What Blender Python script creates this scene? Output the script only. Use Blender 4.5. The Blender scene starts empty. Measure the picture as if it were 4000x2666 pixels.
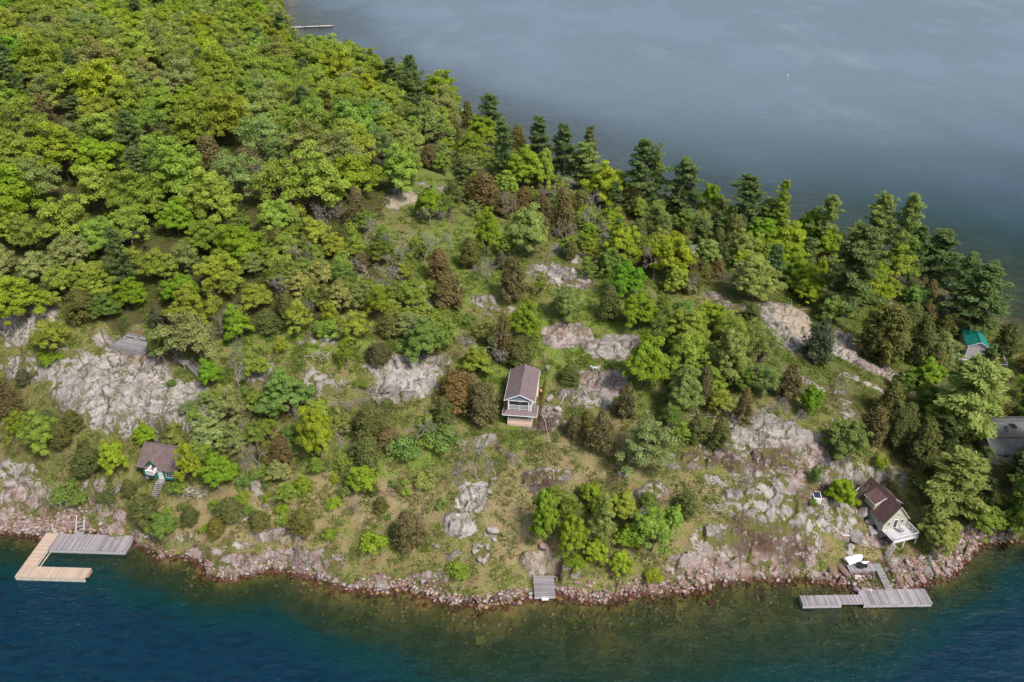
import bpy, math, random
import numpy as np
from mathutils import Vector, Matrix

random.seed(7)
RNG = np.random.default_rng(11)
SC = bpy.context.scene
COL = SC.collection

# ------------------------------------------------------------------ camera
FPX, CX, CY, CAMH = 3111., 2000., 1333., 105.
PITCH = math.radians(32)
FW = np.array([0, math.cos(PITCH), -math.sin(PITCH)])
UP = np.array([0, math.sin(PITCH), math.cos(PITCH)])
cam = bpy.data.cameras.new('camera'); cam.sensor_width = 36; cam.lens = 28.0
cam.clip_start = 1; cam.clip_end = 20000
co = bpy.data.objects.new('camera', cam); COL.objects.link(co)
co.location = (0, 0, CAMH); co.rotation_euler = (math.pi/2 - PITCH, 0, 0)
SC.camera = co
SC.view_settings.view_transform = 'Standard'; SC.view_settings.look = 'None'
SC.view_settings.exposure = 0; SC.view_settings.gamma = 1

def P(px, py, z):
    px, py, z = np.asarray(px, float), np.asarray(py, float), np.asarray(z, float)
    dx = px - CX; dy = FW[1]*FPX - UP[1]*(py-CY); dz = FW[2]*FPX - UP[2]*(py-CY)
    t = (z - CAMH)/dz
    return np.stack(np.broadcast_arrays(dx*t, dy*t, z), -1)
def proj(x, y, z):
    v = z - CAMH; f = y*FW[1] + v*FW[2]; u = y*UP[1] + v*UP[2]
    return CX + FPX*x/f, CY - FPX*u/f, FPX/f

# ------------------------------------------------------------------ noise
def _h(ix, iy, s):
    n = (ix.astype(np.int64)*374761393 + iy.astype(np.int64)*668265263 + s*974634777) & 0xffffffff
    n = ((n ^ (n >> 13)) * 1274126177) & 0xffffffff
    n = ((n ^ (n >> 16)) * 2246822519) & 0xffffffff
    return ((n ^ (n >> 15)) & 0xffffff)/float(0xffffff)
def vnoise(x, y, s=0):
    ix = np.floor(x); iy = np.floor(y); fx = x-ix; fy = y-iy
    fx = fx*fx*(3-2*fx); fy = fy*fy*(3-2*fy)
    a, b, c, d = _h(ix, iy, s), _h(ix+1, iy, s), _h(ix, iy+1, s), _h(ix+1, iy+1, s)
    return (a+(b-a)*fx)*(1-fy) + (c+(d-c)*fx)*fy
def fbm(x, y, s=0, o=4):
    r = 0; a = .5; t = 0
    for k in range(o):
        r = r + a*vnoise(x, y, s+k); t += a; a *= .5; x = x*2.03+11; y = y*2.03+7
    return r/t
def voro(x, y, s=0):
    ix = np.floor(x); iy = np.floor(y)
    d1 = np.full(x.shape, 9.); d2 = np.full(x.shape, 9.); cid = np.zeros(x.shape)
    for i in (-1, 0, 1):
        for j in (-1, 0, 1):
            cx = ix+i; cy = iy+j
            px = cx+.1+.8*_h(cx, cy, s); py = cy+.1+.8*_h(cx, cy, s+1)
            d = np.hypot(px-x, py-y); r = _h(cx, cy, s+2)
            m = d < d1
            d2 = np.where(m, d1, np.minimum(d2, d)); cid = np.where(m, r, cid); d1 = np.where(m, d, d1)
    return d1, d2-d1, cid
def sstep(a, b, x):
    t = np.clip((x-a)/(b-a), 0, 1); return t*t*(3-2*t)

# ------------------------------------------------------------------ terrain
NEAR = [(-1500,1900),(-900,2020),(-400,2090),(0,2085),(100,2090),(190,2098),(300,2080),(430,2110),(500,2112),(560,2150),(640,2190),(720,2178),(780,2188),(800,2235),(870,2258),(950,2264),(1050,2246),(1130,2232),
 (1200,2260),(1300,2305),(1400,2312),(1500,2308),(1600,2300),(1680,2330),(1800,2356),(1900,2362),(2000,2345),(2060,2330),(2100,2322),(2170,2330),(2300,2340),(2400,2335),(2500,2322),(2620,2318),(2700,2302),(2800,2282),(2950,2270),(3110,2262),
 (3240,2262),(3320,2268),(3350,2315),(3372,2330),(3430,2330),(3530,2315),(3580,2290),(3650,2270),(3730,2230),(3755,2190),(3770,2170),(3830,2140),(3900,2118),(4000,2105),(4300,2040),(4700,1960),(5200,1900)]
FAR_ = [(5600,1700),(5200,1560),(4700,1480),(4300,1400),(4000,1330),(3930,1290),(3860,1262),(3700,1210),(3650,1150),(3500,1110),(3300,1068),(3000,960),(2700,905),(2450,835),(2200,745),(2000,630),(1810,495),(1600,440),(1430,372),(1300,315),(1190,250),(1152,180),(1138,118),(1130,100),(1120,60),(1112,20),(1095,-30),(1080,-80),(-900,-80)]
def arr(l): return np.array(l, float)
SH = arr(NEAR + FAR_)
SHW = P(SH[:,0], SH[:,1], 0)[:, :2]
SHW = np.vstack([SHW, [[-1500, 900], [-1500, 60]]])
CTL = arr([(0,2060,1.0),(300,2050,1.2),(600,2080,2.6),(900,2200,1.4),(1200,2240,1.6),(1500,2270,1.2),(1900,2310,1.1),(2120,2270,1.3),(2600,2280,1.4),(3000,2230,1.8),(3250,2200,1.4),(3350,2230,.5),(3450,2230,.5),(3600,2200,1.2),(3800,2100,1.7),(4000,2040,3),
 (-600,1900,5),(0,1900,5),(300,1930,5),(420,1960,4.6),(600,1915,7),(640,1860,8),(520,1850,8.3),(900,1950,8),(1300,1950,8),(1700,2000,8),(2100,2000,9),(2500,2000,8.5),(2850,2000,7),(3100,2000,7.5),(3350,2050,3.6),(3420,2090,2.6),(3530,2110,1.8),(3700,1990,3.5),(3400,1900,6.2),
 (0,1650,10),(-500,1650,11),(300,1650,14),(500,1690,13),(420,1380,20),(560,1400,19.2),(490,1340,20.5),(700,1500,17),(100,1200,25),(0,1400,18),(800,1600,15.5),(700,1780,11.5),(560,1550,16),(900,1420,19.5),
 (1000,1700,13),(1500,1700,14),(2040,1690,13),(1980,1660,13),(2080,1600,13.6),(2500,1700,14.5),(2900,1650,15),(3200,1700,12.5),(3050,1800,11),(3500,1750,9),(3900,1750,6),(4300,1750,5),
 (1200,1400,21),(1600,1450,19),(1500,1550,16.5),(2000,1400,17),(2400,1400,17.5),(2900,1450,17),(3200,1450,14.5),(3500,1450,11),(3800,1430,6.5),(4200,1500,5),
 (500,1000,29),(1000,1000,28),(1500,1100,24),(2000,1150,22),(2500,1150,21),(3000,1200,18),(3400,1200,12),(3650,1250,7.5),
 (1800,750,22),(1500,750,27),(1000,700,33),(500,600,36),(0,800,34),(2300,900,15),(2700,950,12),(-600,800,34),
 (500,300,36),(900,320,26),(0,300,36),(-500,300,34),(1400,450,16),(1150,300,18),(200,50,32),(700,50,16),(1000,60,6),(1060,30,3),(1900,650,16),(-500,50,30)])
CW = P(CTL[:,0], CTL[:,1], CTL[:,2])[:, :2]
nC = len(CW)
Dm = np.hypot(CW[:,None,0]-CW[None,:,0], CW[:,None,1]-CW[None,:,1])
A = np.zeros((nC+3, nC+3)); A[:nC,:nC] = -Dm + np.eye(nC)*.0 - np.eye(nC)*1.2
A[:nC, nC] = 1; A[:nC, nC+1:] = CW/100; A[nC, :nC] = 1; A[nC+1:, :nC] = CW.T/100
WT = np.linalg.solve(A, np.concatenate([CTL[:,2], [0, 0, 0]]))
GX0, GY0, GS = -520., 50., .8
GNX, GNY = 950, 950
gx = GX0 + GS*np.arange(GNX); gy = GY0 + GS*np.arange(GNY)
cs = 4
cxg = gx[::cs]; cyg = gy[::cs]
CXm, CYm = np.meshgrid(cxg, cyg)
Lc = WT[nC] + WT[nC+1]*CXm/100 + WT[nC+2]*CYm/100
for i in range(nC): Lc = Lc - WT[i]*np.hypot(CXm-CW[i,0], CYm-CW[i,1])
def bil(G, x0, y0, s, x, y):
    fx = np.clip((x-x0)/s, 0, G.shape[1]-1.001); fy = np.clip((y-y0)/s, 0, G.shape[0]-1.001)
    ix = fx.astype(int); iy = fy.astype(int); fx = fx-ix; fy = fy-iy
    return (G[iy,ix]*(1-fx)+G[iy,ix+1]*fx)*(1-fy) + (G[iy+1,ix]*(1-fx)+G[iy+1,ix+1]*fx)*fy
XM, YM = np.meshgrid(gx, gy)
Lg = bil(Lc, GX0, GY0, GS*cs, XM, YM)
wx = XM + 2.4*(fbm(XM/7., YM/7., 3)-.5) ; wy = YM + 2.4*(fbm(XM/7., YM/7., 13)-.5)
D2 = np.full(XM.shape, 1e9); INS = np.zeros(XM.shape, bool)
for i in range(len(SHW)):
    a = SHW[i]; b = SHW[(i+1) % len(SHW)]
    ab = b-a; L2 = max(ab@ab, 1e-9)
    t = np.clip(((wx-a[0])*ab[0] + (wy-a[1])*ab[1])/L2, 0, 1)
    D2 = np.minimum(D2, (wx-a[0]-t*ab[0])**2 + (wy-a[1]-t*ab[1])**2)
    c = ((a[1] > wy) != (b[1] > wy))
    with np.errstate(divide='ignore', invalid='ignore'):
        xi = (b[0]-a[0])*(wy-a[1])/(b[1]-a[1]) + a[0]
    INS ^= c & (wx < xi)
SD = np.where(INS, np.sqrt(D2), -np.sqrt(D2))
PXg, PYg, _ = proj(XM, YM, np.zeros_like(XM))
farness = sstep(0, 1, (YM-105-.0*XM)/90)
ramp = 2.6 + 16*farness
land = np.maximum(Lg, .8)*sstep(-.1, 1, SD/ramp) + .12
shelf = np.interp(PXg, [-500,0,500,900,1300,1700,2200,2800,3300,3500,3700,4200], [.45,.40,.42,.44,.30,.19,.165,.165,.18,.28,.42,.48])
shelf = shelf*(1-farness) + .05*farness
dep = -SD*shelf
dep = np.where(dep > 2.5, 2.3+(dep-2.3)*2.3, dep)
HG = np.where(INS, land, -np.minimum(dep, 14) - .05)
def hb(x, y): return bil(HG, GX0, GY0, GS, np.asarray(x, float), np.asarray(y, float))
def sd(x, y): return bil(SD, GX0, GY0, GS, np.asarray(x, float), np.asarray(y, float))

# rock outcrops, given as (overview x, y, rx, ry, rotation) blobs and polygons: 1.7 px of the photo each
BL = [(40,740,45,50,0),(85,725,40,45,20),(20,840,35,30,0),(60,850,70,35,10),(300,800,100,30,15),(390,930,70,50,30),(450,930,45,50,0),(290,900,125,85,15),(230,940,120,50,20),(180,860,80,55,10),(335,860,60,50,0),(300,985,50,22,0),
 (45,1085,60,24,5),(60,1140,75,28,0),(170,1165,60,25,0),(40,1175,60,20,0),(235,1165,28,18,0),(215,1120,25,25,0),(275,1205,25,35,20),(330,1230,40,14,10),(590,855,45,28,10),(735,880,45,30,20),(735,790,40,8,0),(855,850,25,15,0),(940,865,80,50,0),(905,905,45,18,0),(985,830,50,18,0),
 (1268,962,38,24,20),(1225,980,30,10,0),(1320,912,38,22,0),(1375,925,30,18,0),(1390,882,56,23,3),(1335,868,22,10,0),(1312,772,58,22,0),(1405,800,58,30,0),(1290,640,75,28,10),(1330,648,40,18,0),(1315,590,45,7,0),(1300,578,30,6,0),(1110,690,32,11,10),(1138,717,26,9,0),(965,695,45,16,0),(985,708,15,12,0),
 (925,452,36,16,0),(1000,430,35,8,0),(900,470,22,10,0),(1020,485,15,10,0),(1092,1145,40,38,-20),(1062,1112,26,14,0),(1133,1112,12,14,0),(1055,1205,38,30,30),(1103,1275,12,26,0),(1125,1228,8,12,0),(1250,1100,55,30,-10),(1160,1045,30,8,30),(1110,1015,22,16,0),(1050,1280,20,8,0),(1035,1010,25,8,0),
 (590,1120,35,14,0),(440,1145,30,12,0),(540,1190,28,12,0),(425,1235,20,12,0),(640,1235,60,14,0),(540,1255,40,12,0),(480,1280,40,16,0),(570,1300,110,20,0),(660,1290,80,26,0),(740,1290,50,25,0),(870,1340,40,12,0),(985,1330,60,12,0),
 (1245,1290,60,26,0),(1290,1310,40,16,0),(1665,706,45,8,8),(1640,683,20,6,20),(1810,745,65,42,35),(1770,715,40,20,20),(1825,805,40,9,35),(1945,800,38,28,35),(1870,880,50,9,25),(1905,895,30,10,10),(2035,860,62,13,25),(1975,840,35,12,20),(1995,890,40,8,30),(2050,880,25,12,30),(1940,955,22,14,0),(1930,930,20,10,0),(1960,980,20,12,0),
 (1580,1065,55,22,0),(1640,1040,50,24,20),(1700,1010,60,26,30),(1780,1010,75,45,40),(1840,1030,70,50,45),(1800,1100,80,60,0),(1720,1060,60,30,0),(1870,1100,50,45,0),(1640,1110,30,14,30),(1690,1150,40,25,0),(1760,1180,90,60,0),(1740,1250,110,55,0),(1650,1240,60,30,0),(1610,1300,75,42,0),(1700,1320,110,30,0),(1820,1260,60,60,0),(1900,1170,70,40,10),(1930,1220,60,22,10),(1960,1180,30,25,0),(1830,1180,60,40,0),
 (1995,1300,60,26,0),(2070,1290,50,22,0),(1945,1075,45,22,10),(2010,1085,60,20,15),(2050,1100,40,18,20),(1990,1230,40,16,0),(2030,1240,30,14,0),(1500,1130,40,30,-30),(2060,700,60,6,25),(2120,740,35,6,25),(2290,745,40,8,20),(2080,715,30,6,25),(620,1175,20,8,0)]
PINKB = [(1312,772,58,22,0),(1390,882,50,23,0),(100,1180,160,30,0),(340,810,60,40,0),(40,1140,60,20,0),(2000,1280,110,70,0),(1840,1090,30,60,20),(2040,875,70,20,20)]
BAREB = [(290,890,110,70,15),(230,930,90,45,20),(335,860,60,45,0),(420,930,60,50,0),(85,725,45,50,0),(45,740,40,45,0),(1390,882,60,26,3),(1312,772,60,24,0),(1405,800,60,30,0),(1810,745,65,42,35),(925,452,36,16,0),(1780,1000,70,45,40),(1945,800,40,30,35),(2035,860,60,14,25),(1092,1145,40,38,-20),(1055,1205,38,30,30),(60,1140,75,28,0),(1240,965,50,30,10),(940,865,60,40,0),(1640,1310,70,30,0)]
MOSSB = [(1760,1240,50,40,0),(1700,1230,40,50,0),(1680,1065,40,25,0),(1830,1260,30,40,0),(1250,1110,60,25,0),(1770,1060,60,30,0),(1860,1140,40,30,0),(1600,1060,50,20,0),(1150,1040,30,14,30),(1260,970,60,26,0)]
SANDB = [(1830,735,55,25,35),(1960,800,20,20,0),(925,455,50,25,0),(1260,1270,40,20,0)]
SOILB = [(1270,1010,80,60,0),(1230,1245,50,40,0),(1450,1010,80,80,0),(1350,1050,110,60,0),(1590,1130,50,20,0),(2040,1290,70,40,0),(150,660,60,20,0),(330,760,80,20,0),(1640,690,60,20,0),(620,1010,60,30,0),(700,1290,60,40,0),(860,1130,160,70,0),(1180,1180,60,120,0),(540,1190,200,60,0)]
LUSHB = [(1230,830,120,60,0),(1150,900,60,70,0),(980,430,110,50,0),(1070,600,130,100,0),(1350,760,160,60,0),(1450,900,60,60,0),(700,790,200,30,0),(850,1060,170,50,0),(1200,1000,50,30,0),(1900,840,140,60,0),(1990,860,120,50,0),(2000,710,120,30,0),(1400,700,80,80,0)]
def blobs(lst, x, y, z):
    px, py, _ = proj(x, y, z); px = px/1.7; py = py/1.7
    wxp = px + 46*(fbm(x/3.6, y/3.6, 31, 4)-.5); wyp = py + 34*(fbm(x/3.6, y/3.6, 41, 4)-.5)
    r = np.zeros(np.shape(px))
    for cx, cy, a, b, rot in lst:
        c, s = math.cos(math.radians(rot)), math.sin(math.radians(rot))
        u = ((wxp-cx)*c + (wyp-cy)*s)/a; v = (-(wxp-cx)*s + (wyp-cy)*c)/b
        q = np.sqrt(u*u+v*v)
        r = np.maximum(r, np.clip(.5 + (1-q)*min(a, b)/22., 0, .86))
    return r
def rockmask(x, y, z, s):
    r = blobs(BL, x, y, z)
    band = np.interp(np.asarray(x), [-200,-85,-60,-45,-20,5,20,60,75,90,200], [.6,2.2,.5,1.6,.8,.5,.6,.8,.7,1.4,1]) + 2.6*(fbm(x/3., y/3., 77)-.5)
    shore = np.where(s > -3, sstep(band+.7, band-.5, s), 1.)
    far = sstep(120, 150, y-.0*x)*(x < 95)
    shore = np.where(s < 0, 1, shore*(1-far*.5))
    return np.maximum(r, shore)
def hfull(x, y):
    x = np.asarray(x, float); y = np.asarray(y, float)
    z = hb(x, y); s = sd(x, y)
    near = 1-sstep(180, 260, y)
    r = rockmask(x, y, z, s)
    inl = sstep(0, 3, s)
    z = z + inl*(1.3*(fbm(x/9, y/9, 5, 3)-.5) + .35*(fbm(x/2.2, y/2.2, 9, 3)-.5))
    _, e1, c1 = voro(x/3.2+.9*fbm(x/2, y/2, 8, 3), y/2.2+.9*fbm(x/2, y/2, 18, 3), 51)
    _, e2, c2 = voro(x/.85, y/.7, 61)
    rs = sstep(.4, .75, r)*near
    crk = np.exp(-(e1/.07)**2)*.32*sstep(.4, .6, fbm(x/5, y/5, 88, 2)) + np.exp(-(e2/.13)**2)*.04
    k = np.where(s < 0, .25, .8)*rs*(1-.9*((x > 55.5) & (x < 71) & (y < 98)))
    z = z + k*((1.7*(c1-.35) + .25*(c2-.5)) - crk*1.6 + .2)*sstep(-3, .4, s+.5)
    z = np.where((x > 55.5) & (x < 64) & (y < 96.5), np.minimum(z, .55), z)
    # rock cut back under the viewing platform and level pads under the buildings
    for cx_, cy_, rx_, ry_, rot_, zc_ in PADS:
        c_, s_ = math.cos(rot_), math.sin(rot_); u_ = np.abs((x-cx_)*c_+(y-cy_)*s_)/rx_; v_ = np.abs(-(x-cx_)*s_+(y-cy_)*c_)/ry_
        k_ = sstep(1.35, 1., np.maximum(u_, v_)); z = z*(1-k_)+np.minimum(z, zc_)*k_
    return z
PADS = [(-76.7, 134.6, 4.6, 2.9, math.radians(-18.5), 19.6), (-63.3, 111.8, 4., 3.9, math.radians(-12), 6.9), (1.9, 122.2, 3., 5.6, math.radians(-6.8), 13.), (66, 104.5, 3.6, 5., math.radians(16.5), 3.1), (67.5, 99.0, 3.2, 2., math.radians(16.5), 1.8), (106., 154, 4.5, 5.5, -.26, 5.4), (5.4, 90.4, 2.3, 2.6, .03, .55), (-64., 108.0, 1.1, .9, -.2, 6.2), (-64.4, 106.8, 1.1, .9, -.2, 4.8)]
def hpt(x, y): return float(hfull(np.array([x]), np.array([y]))[0])
TS = np.concatenate([np.arange(60, 260, .35), np.arange(260, 1100, 1.0)])
def G(px, py):
    d = FW*FPX + np.array([1., 0, 0])*(px-CX) - UP*(py-CY); d = d/np.linalg.norm(d)
    x, y, z = d[0]*TS, d[1]*TS, CAMH + d[2]*TS
    below = np.nonzero(z < np.maximum(hb(x, y), 0))[0]
    i = below[0] if len(below) else len(TS)-1
    return np.array([x[i], y[i], hpt(x[i], y[i])])
def GO(ox, oy): return G(ox*1.7, oy*1.7)

# ------------------------------------------------------------------ object helpers
def tag(o, label=None, cat=None, group=None, kind=None):
    if label: o['label'] = label
    if cat: o['category'] = cat
    if group: o['group'] = group
    if kind: o['kind'] = kind
    return o
def empty(name, loc, rz=0., label=None, cat=None, group=None):
    o = bpy.data.objects.new(name, None); COL.objects.link(o)
    o.empty_display_size = .5
    o.location = Vector([float(v) for v in loc]); o.rotation_euler = (0, 0, rz)
    return tag(o, label, cat, group)
def fast_mesh(name, V, Fq, n):
    me = bpy.data.meshes.new(name); V = np.asarray(V, np.float32); Fq = np.asarray(Fq, np.int32)
    me.vertices.add(len(V)); me.vertices.foreach_set('co', V.ravel())
    me.loops.add(Fq.size); me.loops.foreach_set('vertex_index', Fq.ravel())
    me.polygons.add(len(Fq)); me.polygons.foreach_set('loop_start', np.arange(0, Fq.size, n, dtype=np.int32))
    me.update(calc_edges=True); me.validate()
    return me
def fattr(me, name, vals):
    a = me.attributes.new(name, 'FLOAT', 'POINT'); a.data.foreach_set('value', np.asarray(vals, np.float32).ravel())
def link(name, me, m, parent=None, loc=None):
    if m is not None and len(me.materials) == 0: me.materials.append(m)
    o = bpy.data.objects.new(name, me); COL.objects.link(o)
    if parent: o.parent = parent
    if loc is not None: o.location = loc
    return o
class MB:
    def __init__(s): s.v = []; s.f = []
    def add(s, vs, fs):
        n = len(s.v); s.v += [tuple(map(float, v)) for v in vs]; s.f += [tuple(i+n for i in f) for f in fs]; return s
    def box(s, x0, x1, y0, y1, z0, z1):
        return s.add([(x0,y0,z0),(x1,y0,z0),(x1,y1,z0),(x0,y1,z0),(x0,y0,z1),(x1,y0,z1),(x1,y1,z1),(x0,y1,z1)],
              [(0,3,2,1),(4,5,6,7),(0,1,5,4),(1,2,6,5),(2,3,7,6),(3,0,4,7)])
    def slab(s, pts, t=.12):
        p = [Vector(q) for q in pts]; n = (p[1]-p[0]).cross(p[2]-p[0]).normalized()
        if n.z < 0: p = p[::-1]; n = -n
        k = len(p); vs = p + [q - n*t for q in p]
        fs = [tuple(range(k)), tuple(range(2*k-1, k-1, -1))] + [(i, i+k, (i+1) % k+k, (i+1) % k) for i in range(k)]
        return s.add(vs, fs)
    def prism(s, pts, z0, z1):
        k = len(pts); vs = [(x, y, z0) for x, y in pts] + [(x, y, z1) for x, y in pts]
        return s.add(vs, [tuple(range(k-1, -1, -1)), tuple(range(k, 2*k))] + [(i, (i+1) % k, (i+1) % k+k, i+k) for i in range(k)])
    def extr(s, pts, off):
        k = len(pts); o = Vector(off); vs = [Vector(q) for q in pts] + [Vector(q)+o for q in pts]
        return s.add(vs, [tuple(range(k-1, -1, -1)), tuple(range(k, 2*k))] + [(i, (i+1) % k, (i+1) % k+k, i+k) for i in range(k)])
    def bar(s, a, b, w, h=None):
        h = h or w; a = Vector(a); b = Vector(b); d = (b-a)
        if d.length < 1e-6: return s
        d.normalize(); u = Vector((0, 0, 1)) if abs(d.z) < .95 else Vector((0, 1, 0))
        r = d.cross(u).normalized(); u = r.cross(d).normalized(); r = r*w/2; u = u*h/2
        return s.add([a-r-u, a+r-u, a+r+u, a-r+u, b-r-u, b+r-u, b+r+u, b-r+u], [(0,1,2,3),(7,6,5,4),(0,4,5,1),(1,5,6,2),(2,6,7,3),(3,7,4,0)])
    def tube(s, pts, rs, n=6):
        pts = [Vector(q) for q in pts]; m = len(s.v); k = len(pts)
        if not hasattr(rs, '__len__'): rs = [rs]*k
        for i, q in enumerate(pts):
            d = (pts[min(i+1, k-1)] - pts[max(i-1, 0)]).normalized()
            u = d.cross(Vector((.3, .9, .2))).normalized(); w = d.cross(u)
            for j in range(n):
                a = 2*math.pi*j/n; s.v.append(tuple(q + (u*math.cos(a)+w*math.sin(a))*rs[i]))
        for i in range(k-1):
            for j in range(n):
                s.f.append((m+i*n+j, m+i*n+(j+1) % n, m+(i+1)*n+(j+1) % n, m+(i+1)*n+j))
        s.f.append(tuple(m+j for j in range(n-1, -1, -1))); s.f.append(tuple(m+(k-1)*n+j for j in range(n)))
        return s
    def build(s, name, m, parent=None, bevel=0, smooth=False, loc=None):
        me = bpy.data.meshes.new(name); me.from_pydata(s.v, [], s.f); me.update()
        if smooth:
            for p in me.polygons: p.use_smooth = True
        o = link(name, me, m, parent, loc)
        if bevel:
            b = o.modifiers.new('bevel', 'BEVEL'); b.width = bevel; b.segments = 1; b.limit_method = 'ANGLE'
        return o

# ------------------------------------------------------------------ materials
class NT:
    def __init__(s, name):
        s.m = bpy.data.materials.new(name); s.m.use_nodes = True; s.t = s.m.node_tree; s.t.nodes.clear()
        s.out = s.n('ShaderNodeOutputMaterial')
    def n(s, t, **k):
        o = s.t.nodes.new(t)
        for a, b in k.items(): setattr(o, a, b)
        return o
    def l(s, a, b): s.t.links.new(a, b)
    def val(s, sock, v):
        if isinstance(v, bpy.types.NodeSocket): s.l(v, sock)
        elif isinstance(v, (tuple, list)) and len(v) == 3 and sock.type == 'RGBA': sock.default_value = (*v, 1)
        else: sock.default_value = v
    def math(s, op, a, b=0., c=None, clamp=False):
        o = s.n('ShaderNodeMath', operation=op, use_clamp=clamp); s.val(o.inputs[0], a); s.val(o.inputs[1], b)
        if c is not None: s.val(o.inputs[2], c)
        return o.outputs[0]
    def mix(s, f, a, b, blend='MIX'):
        o = s.n('ShaderNodeMix', data_type='RGBA', blend_type=blend, clamp_factor=True); s.val(o.inputs[0], f); s.val(o.inputs[6], a); s.val(o.inputs[7], b); return o.outputs[2]
    def noise(s, vec, scale, detail=4, rough=.55, dist=0.):
        o = s.n('ShaderNodeTexNoise'); s.l(vec, o.inputs['Vector']); s.val(o.inputs['Scale'], scale); s.val(o.inputs['Detail'], detail); s.val(o.inputs['Roughness'], rough); s.val(o.inputs['Distortion'], dist); return o.outputs['Fac']
    def ramp(s, f, a, b):
        o = s.n('ShaderNodeMapRange', interpolation_type='SMOOTHSTEP', clamp=True); s.val(o.inputs[0], f); s.val(o.inputs[1], a); s.val(o.inputs[2], b); return o.outputs[0]
    def attr(s, n): return s.n('ShaderNodeAttribute', attribute_name=n).outputs['Fac']
    def vor(s, vec, scale, feature='F1'):
        o = s.n('ShaderNodeTexVoronoi', feature=feature); s.l(vec, o.inputs['Vector']); s.val(o.inputs['Scale'], scale); return o
    def coord(s, k='Object'): return s.n('ShaderNodeTexCoord').outputs[k]
    def mapp(s, vec, sc=(1,1,1), rot=(0,0,0)):
        o = s.n('ShaderNodeMapping'); s.l(vec, o.inputs[0]); o.inputs['Scale'].default_value = sc; o.inputs['Rotation'].default_value = rot; return o.outputs[0]
    def bump(s, h, strength=.5, dist=.1):
        o = s.n('ShaderNodeBump'); s.val(o.inputs['Height'], h); o.inputs['Strength'].default_value = strength; o.inputs['Distance'].default_value = dist; return o.outputs[0]
    def pbr(s, col, rough=.8, normal=None, metal=0., spec=.3):
        o = s.n('ShaderNodeBsdfPrincipled'); s.val(o.inputs['Base Color'], col); s.val(o.inputs['Roughness'], rough); o.inputs['Metallic'].default_value = metal
        o.inputs['Specular IOR Level'].default_value = spec
        if normal is not None: s.l(normal, o.inputs['Normal'])
        s.l(o.outputs[0], s.out.inputs[0]); return s.m
def simple(name, c, c2=None, sc=2., rough=.7, metal=0., bump=.2, spec=.3):
    t = NT(name); v = t.coord(); c2 = c2 or tuple(x*.65 for x in c)
    n = t.noise(v, sc, 5); f = t.noise(v, sc*9, 3)
    k = t.ramp(t.math('ADD', t.math('MULTIPLY', n, .65), t.math('MULTIPLY', f, .35)), .35, .68)
    return t.pbr(t.mix(k, c, c2), rough, t.bump(f, bump, .03), metal, spec)
def planks(name, c, c2, axis=0, w=.14, rough=.8, rot=0.):
    t = NT(name); v = t.mapp(t.coord(), rot=(0, 0, rot)); sp = t.n('ShaderNodeSeparateXYZ'); t.l(v, sp.inputs[0])
    u = t.math('DIVIDE', sp.outputs[axis], w); fl = t.math('FLOOR', u); fr = t.math('FRACT', u)
    wn = t.n('ShaderNodeTexWhiteNoise', noise_dimensions='1D'); t.l(fl, wn.inputs['W'])
    sc = [1.2, 1.2, 1.2]; sc[axis] = 14
    g = t.noise(t.mapp(v, tuple(sc)), 1.0, 5, .65); big = t.noise(v, .45, 3)
    k = t.math('ADD', t.math('ADD', t.math('MULTIPLY', wn.outputs[0], .45), t.math('MULTIPLY', g, .5)), t.math('MULTIPLY', big, .35))
    gap = t.ramp(t.math('ABSOLUTE', t.math('SUBTRACT', fr, .5)), .44, .49)
    col = t.mix(t.ramp(k, .3, .95), c, c2); col = t.mix(gap, col, tuple(x*.25 for x in c2))
    return t.pbr(col, rough, t.bump(t.math('SUBTRACT', 1., gap), .4, .02))
def shingles(name, c, c2, rows=.16, cx=.3, flat=False):
    t = NT(name); v = t.coord(); sp = t.n('ShaderNodeSeparateXYZ'); t.l(v, sp.inputs[0])
    hgt = t.math('MULTIPLY', sp.outputs[2], 1.7)
    u = t.math('ADD', sp.outputs[0], sp.outputs[1])
    cm = t.n('ShaderNodeCombineXYZ'); t.l(u, cm.inputs[0]); t.l(hgt, cm.inputs[1])
    b = t.n('ShaderNodeTexBrick'); t.l(cm.outputs[0], b.inputs['Vector']); b.inputs['Scale'].default_value = 1; b.inputs['Brick Width'].default_value = cx; b.inputs['Row Height'].default_value = rows
    b.inputs['Mortar Size'].default_value = .012; b.inputs['Color1'].default_value = (*c, 1); b.inputs['Color2'].default_value = (*c2, 1); b.inputs['Mortar'].default_value = (*[x*.4 for x in c2], 1)
    n = t.noise(v, 1.1, 5); n2 = t.noise(v, 22, 3)
    col = t.mix(t.ramp(n, .3, .75), b.outputs['Color'], t.mix(1., b.outputs['Color'], (.72, .72, .74), 'MULTIPLY'))
    col = t.mix(t.math('MULTIPLY', t.ramp(n2, .35, .7), .35), col, tuple(x*.5 for x in c2))
    return t.pbr(col, .9, t.bump(b.outputs['Fac'], .3, .02), 0., .1)
def metalroof(name, c, step=.35, axis=1):
    t = NT(name); v = t.coord(); sp = t.n('ShaderNodeSeparateXYZ'); t.l(v, sp.inputs[0])
    fr = t.math('FRACT', t.math('DIVIDE', sp.outputs[axis], step)); rib = t.ramp(t.math('ABSOLUTE', t.math('SUBTRACT', fr, .5)), .42, .48)
    zr = t.math('FRACT', t.math('DIVIDE', sp.outputs[2], .13)); zl = t.ramp(zr, .8, .98)
    n = t.noise(v, .8, 4)
    col = t.mix(t.ramp(n, .3, .7), c, tuple(x*.82 for x in c)); col = t.mix(t.math('MULTIPLY', t.math('ADD', rib, t.math('MULTIPLY', zl, .6)), .35), col, tuple(x*.45 for x in c))
    return t.pbr(col, .45, t.bump(rib, .4, .03), 0., .4)
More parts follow.
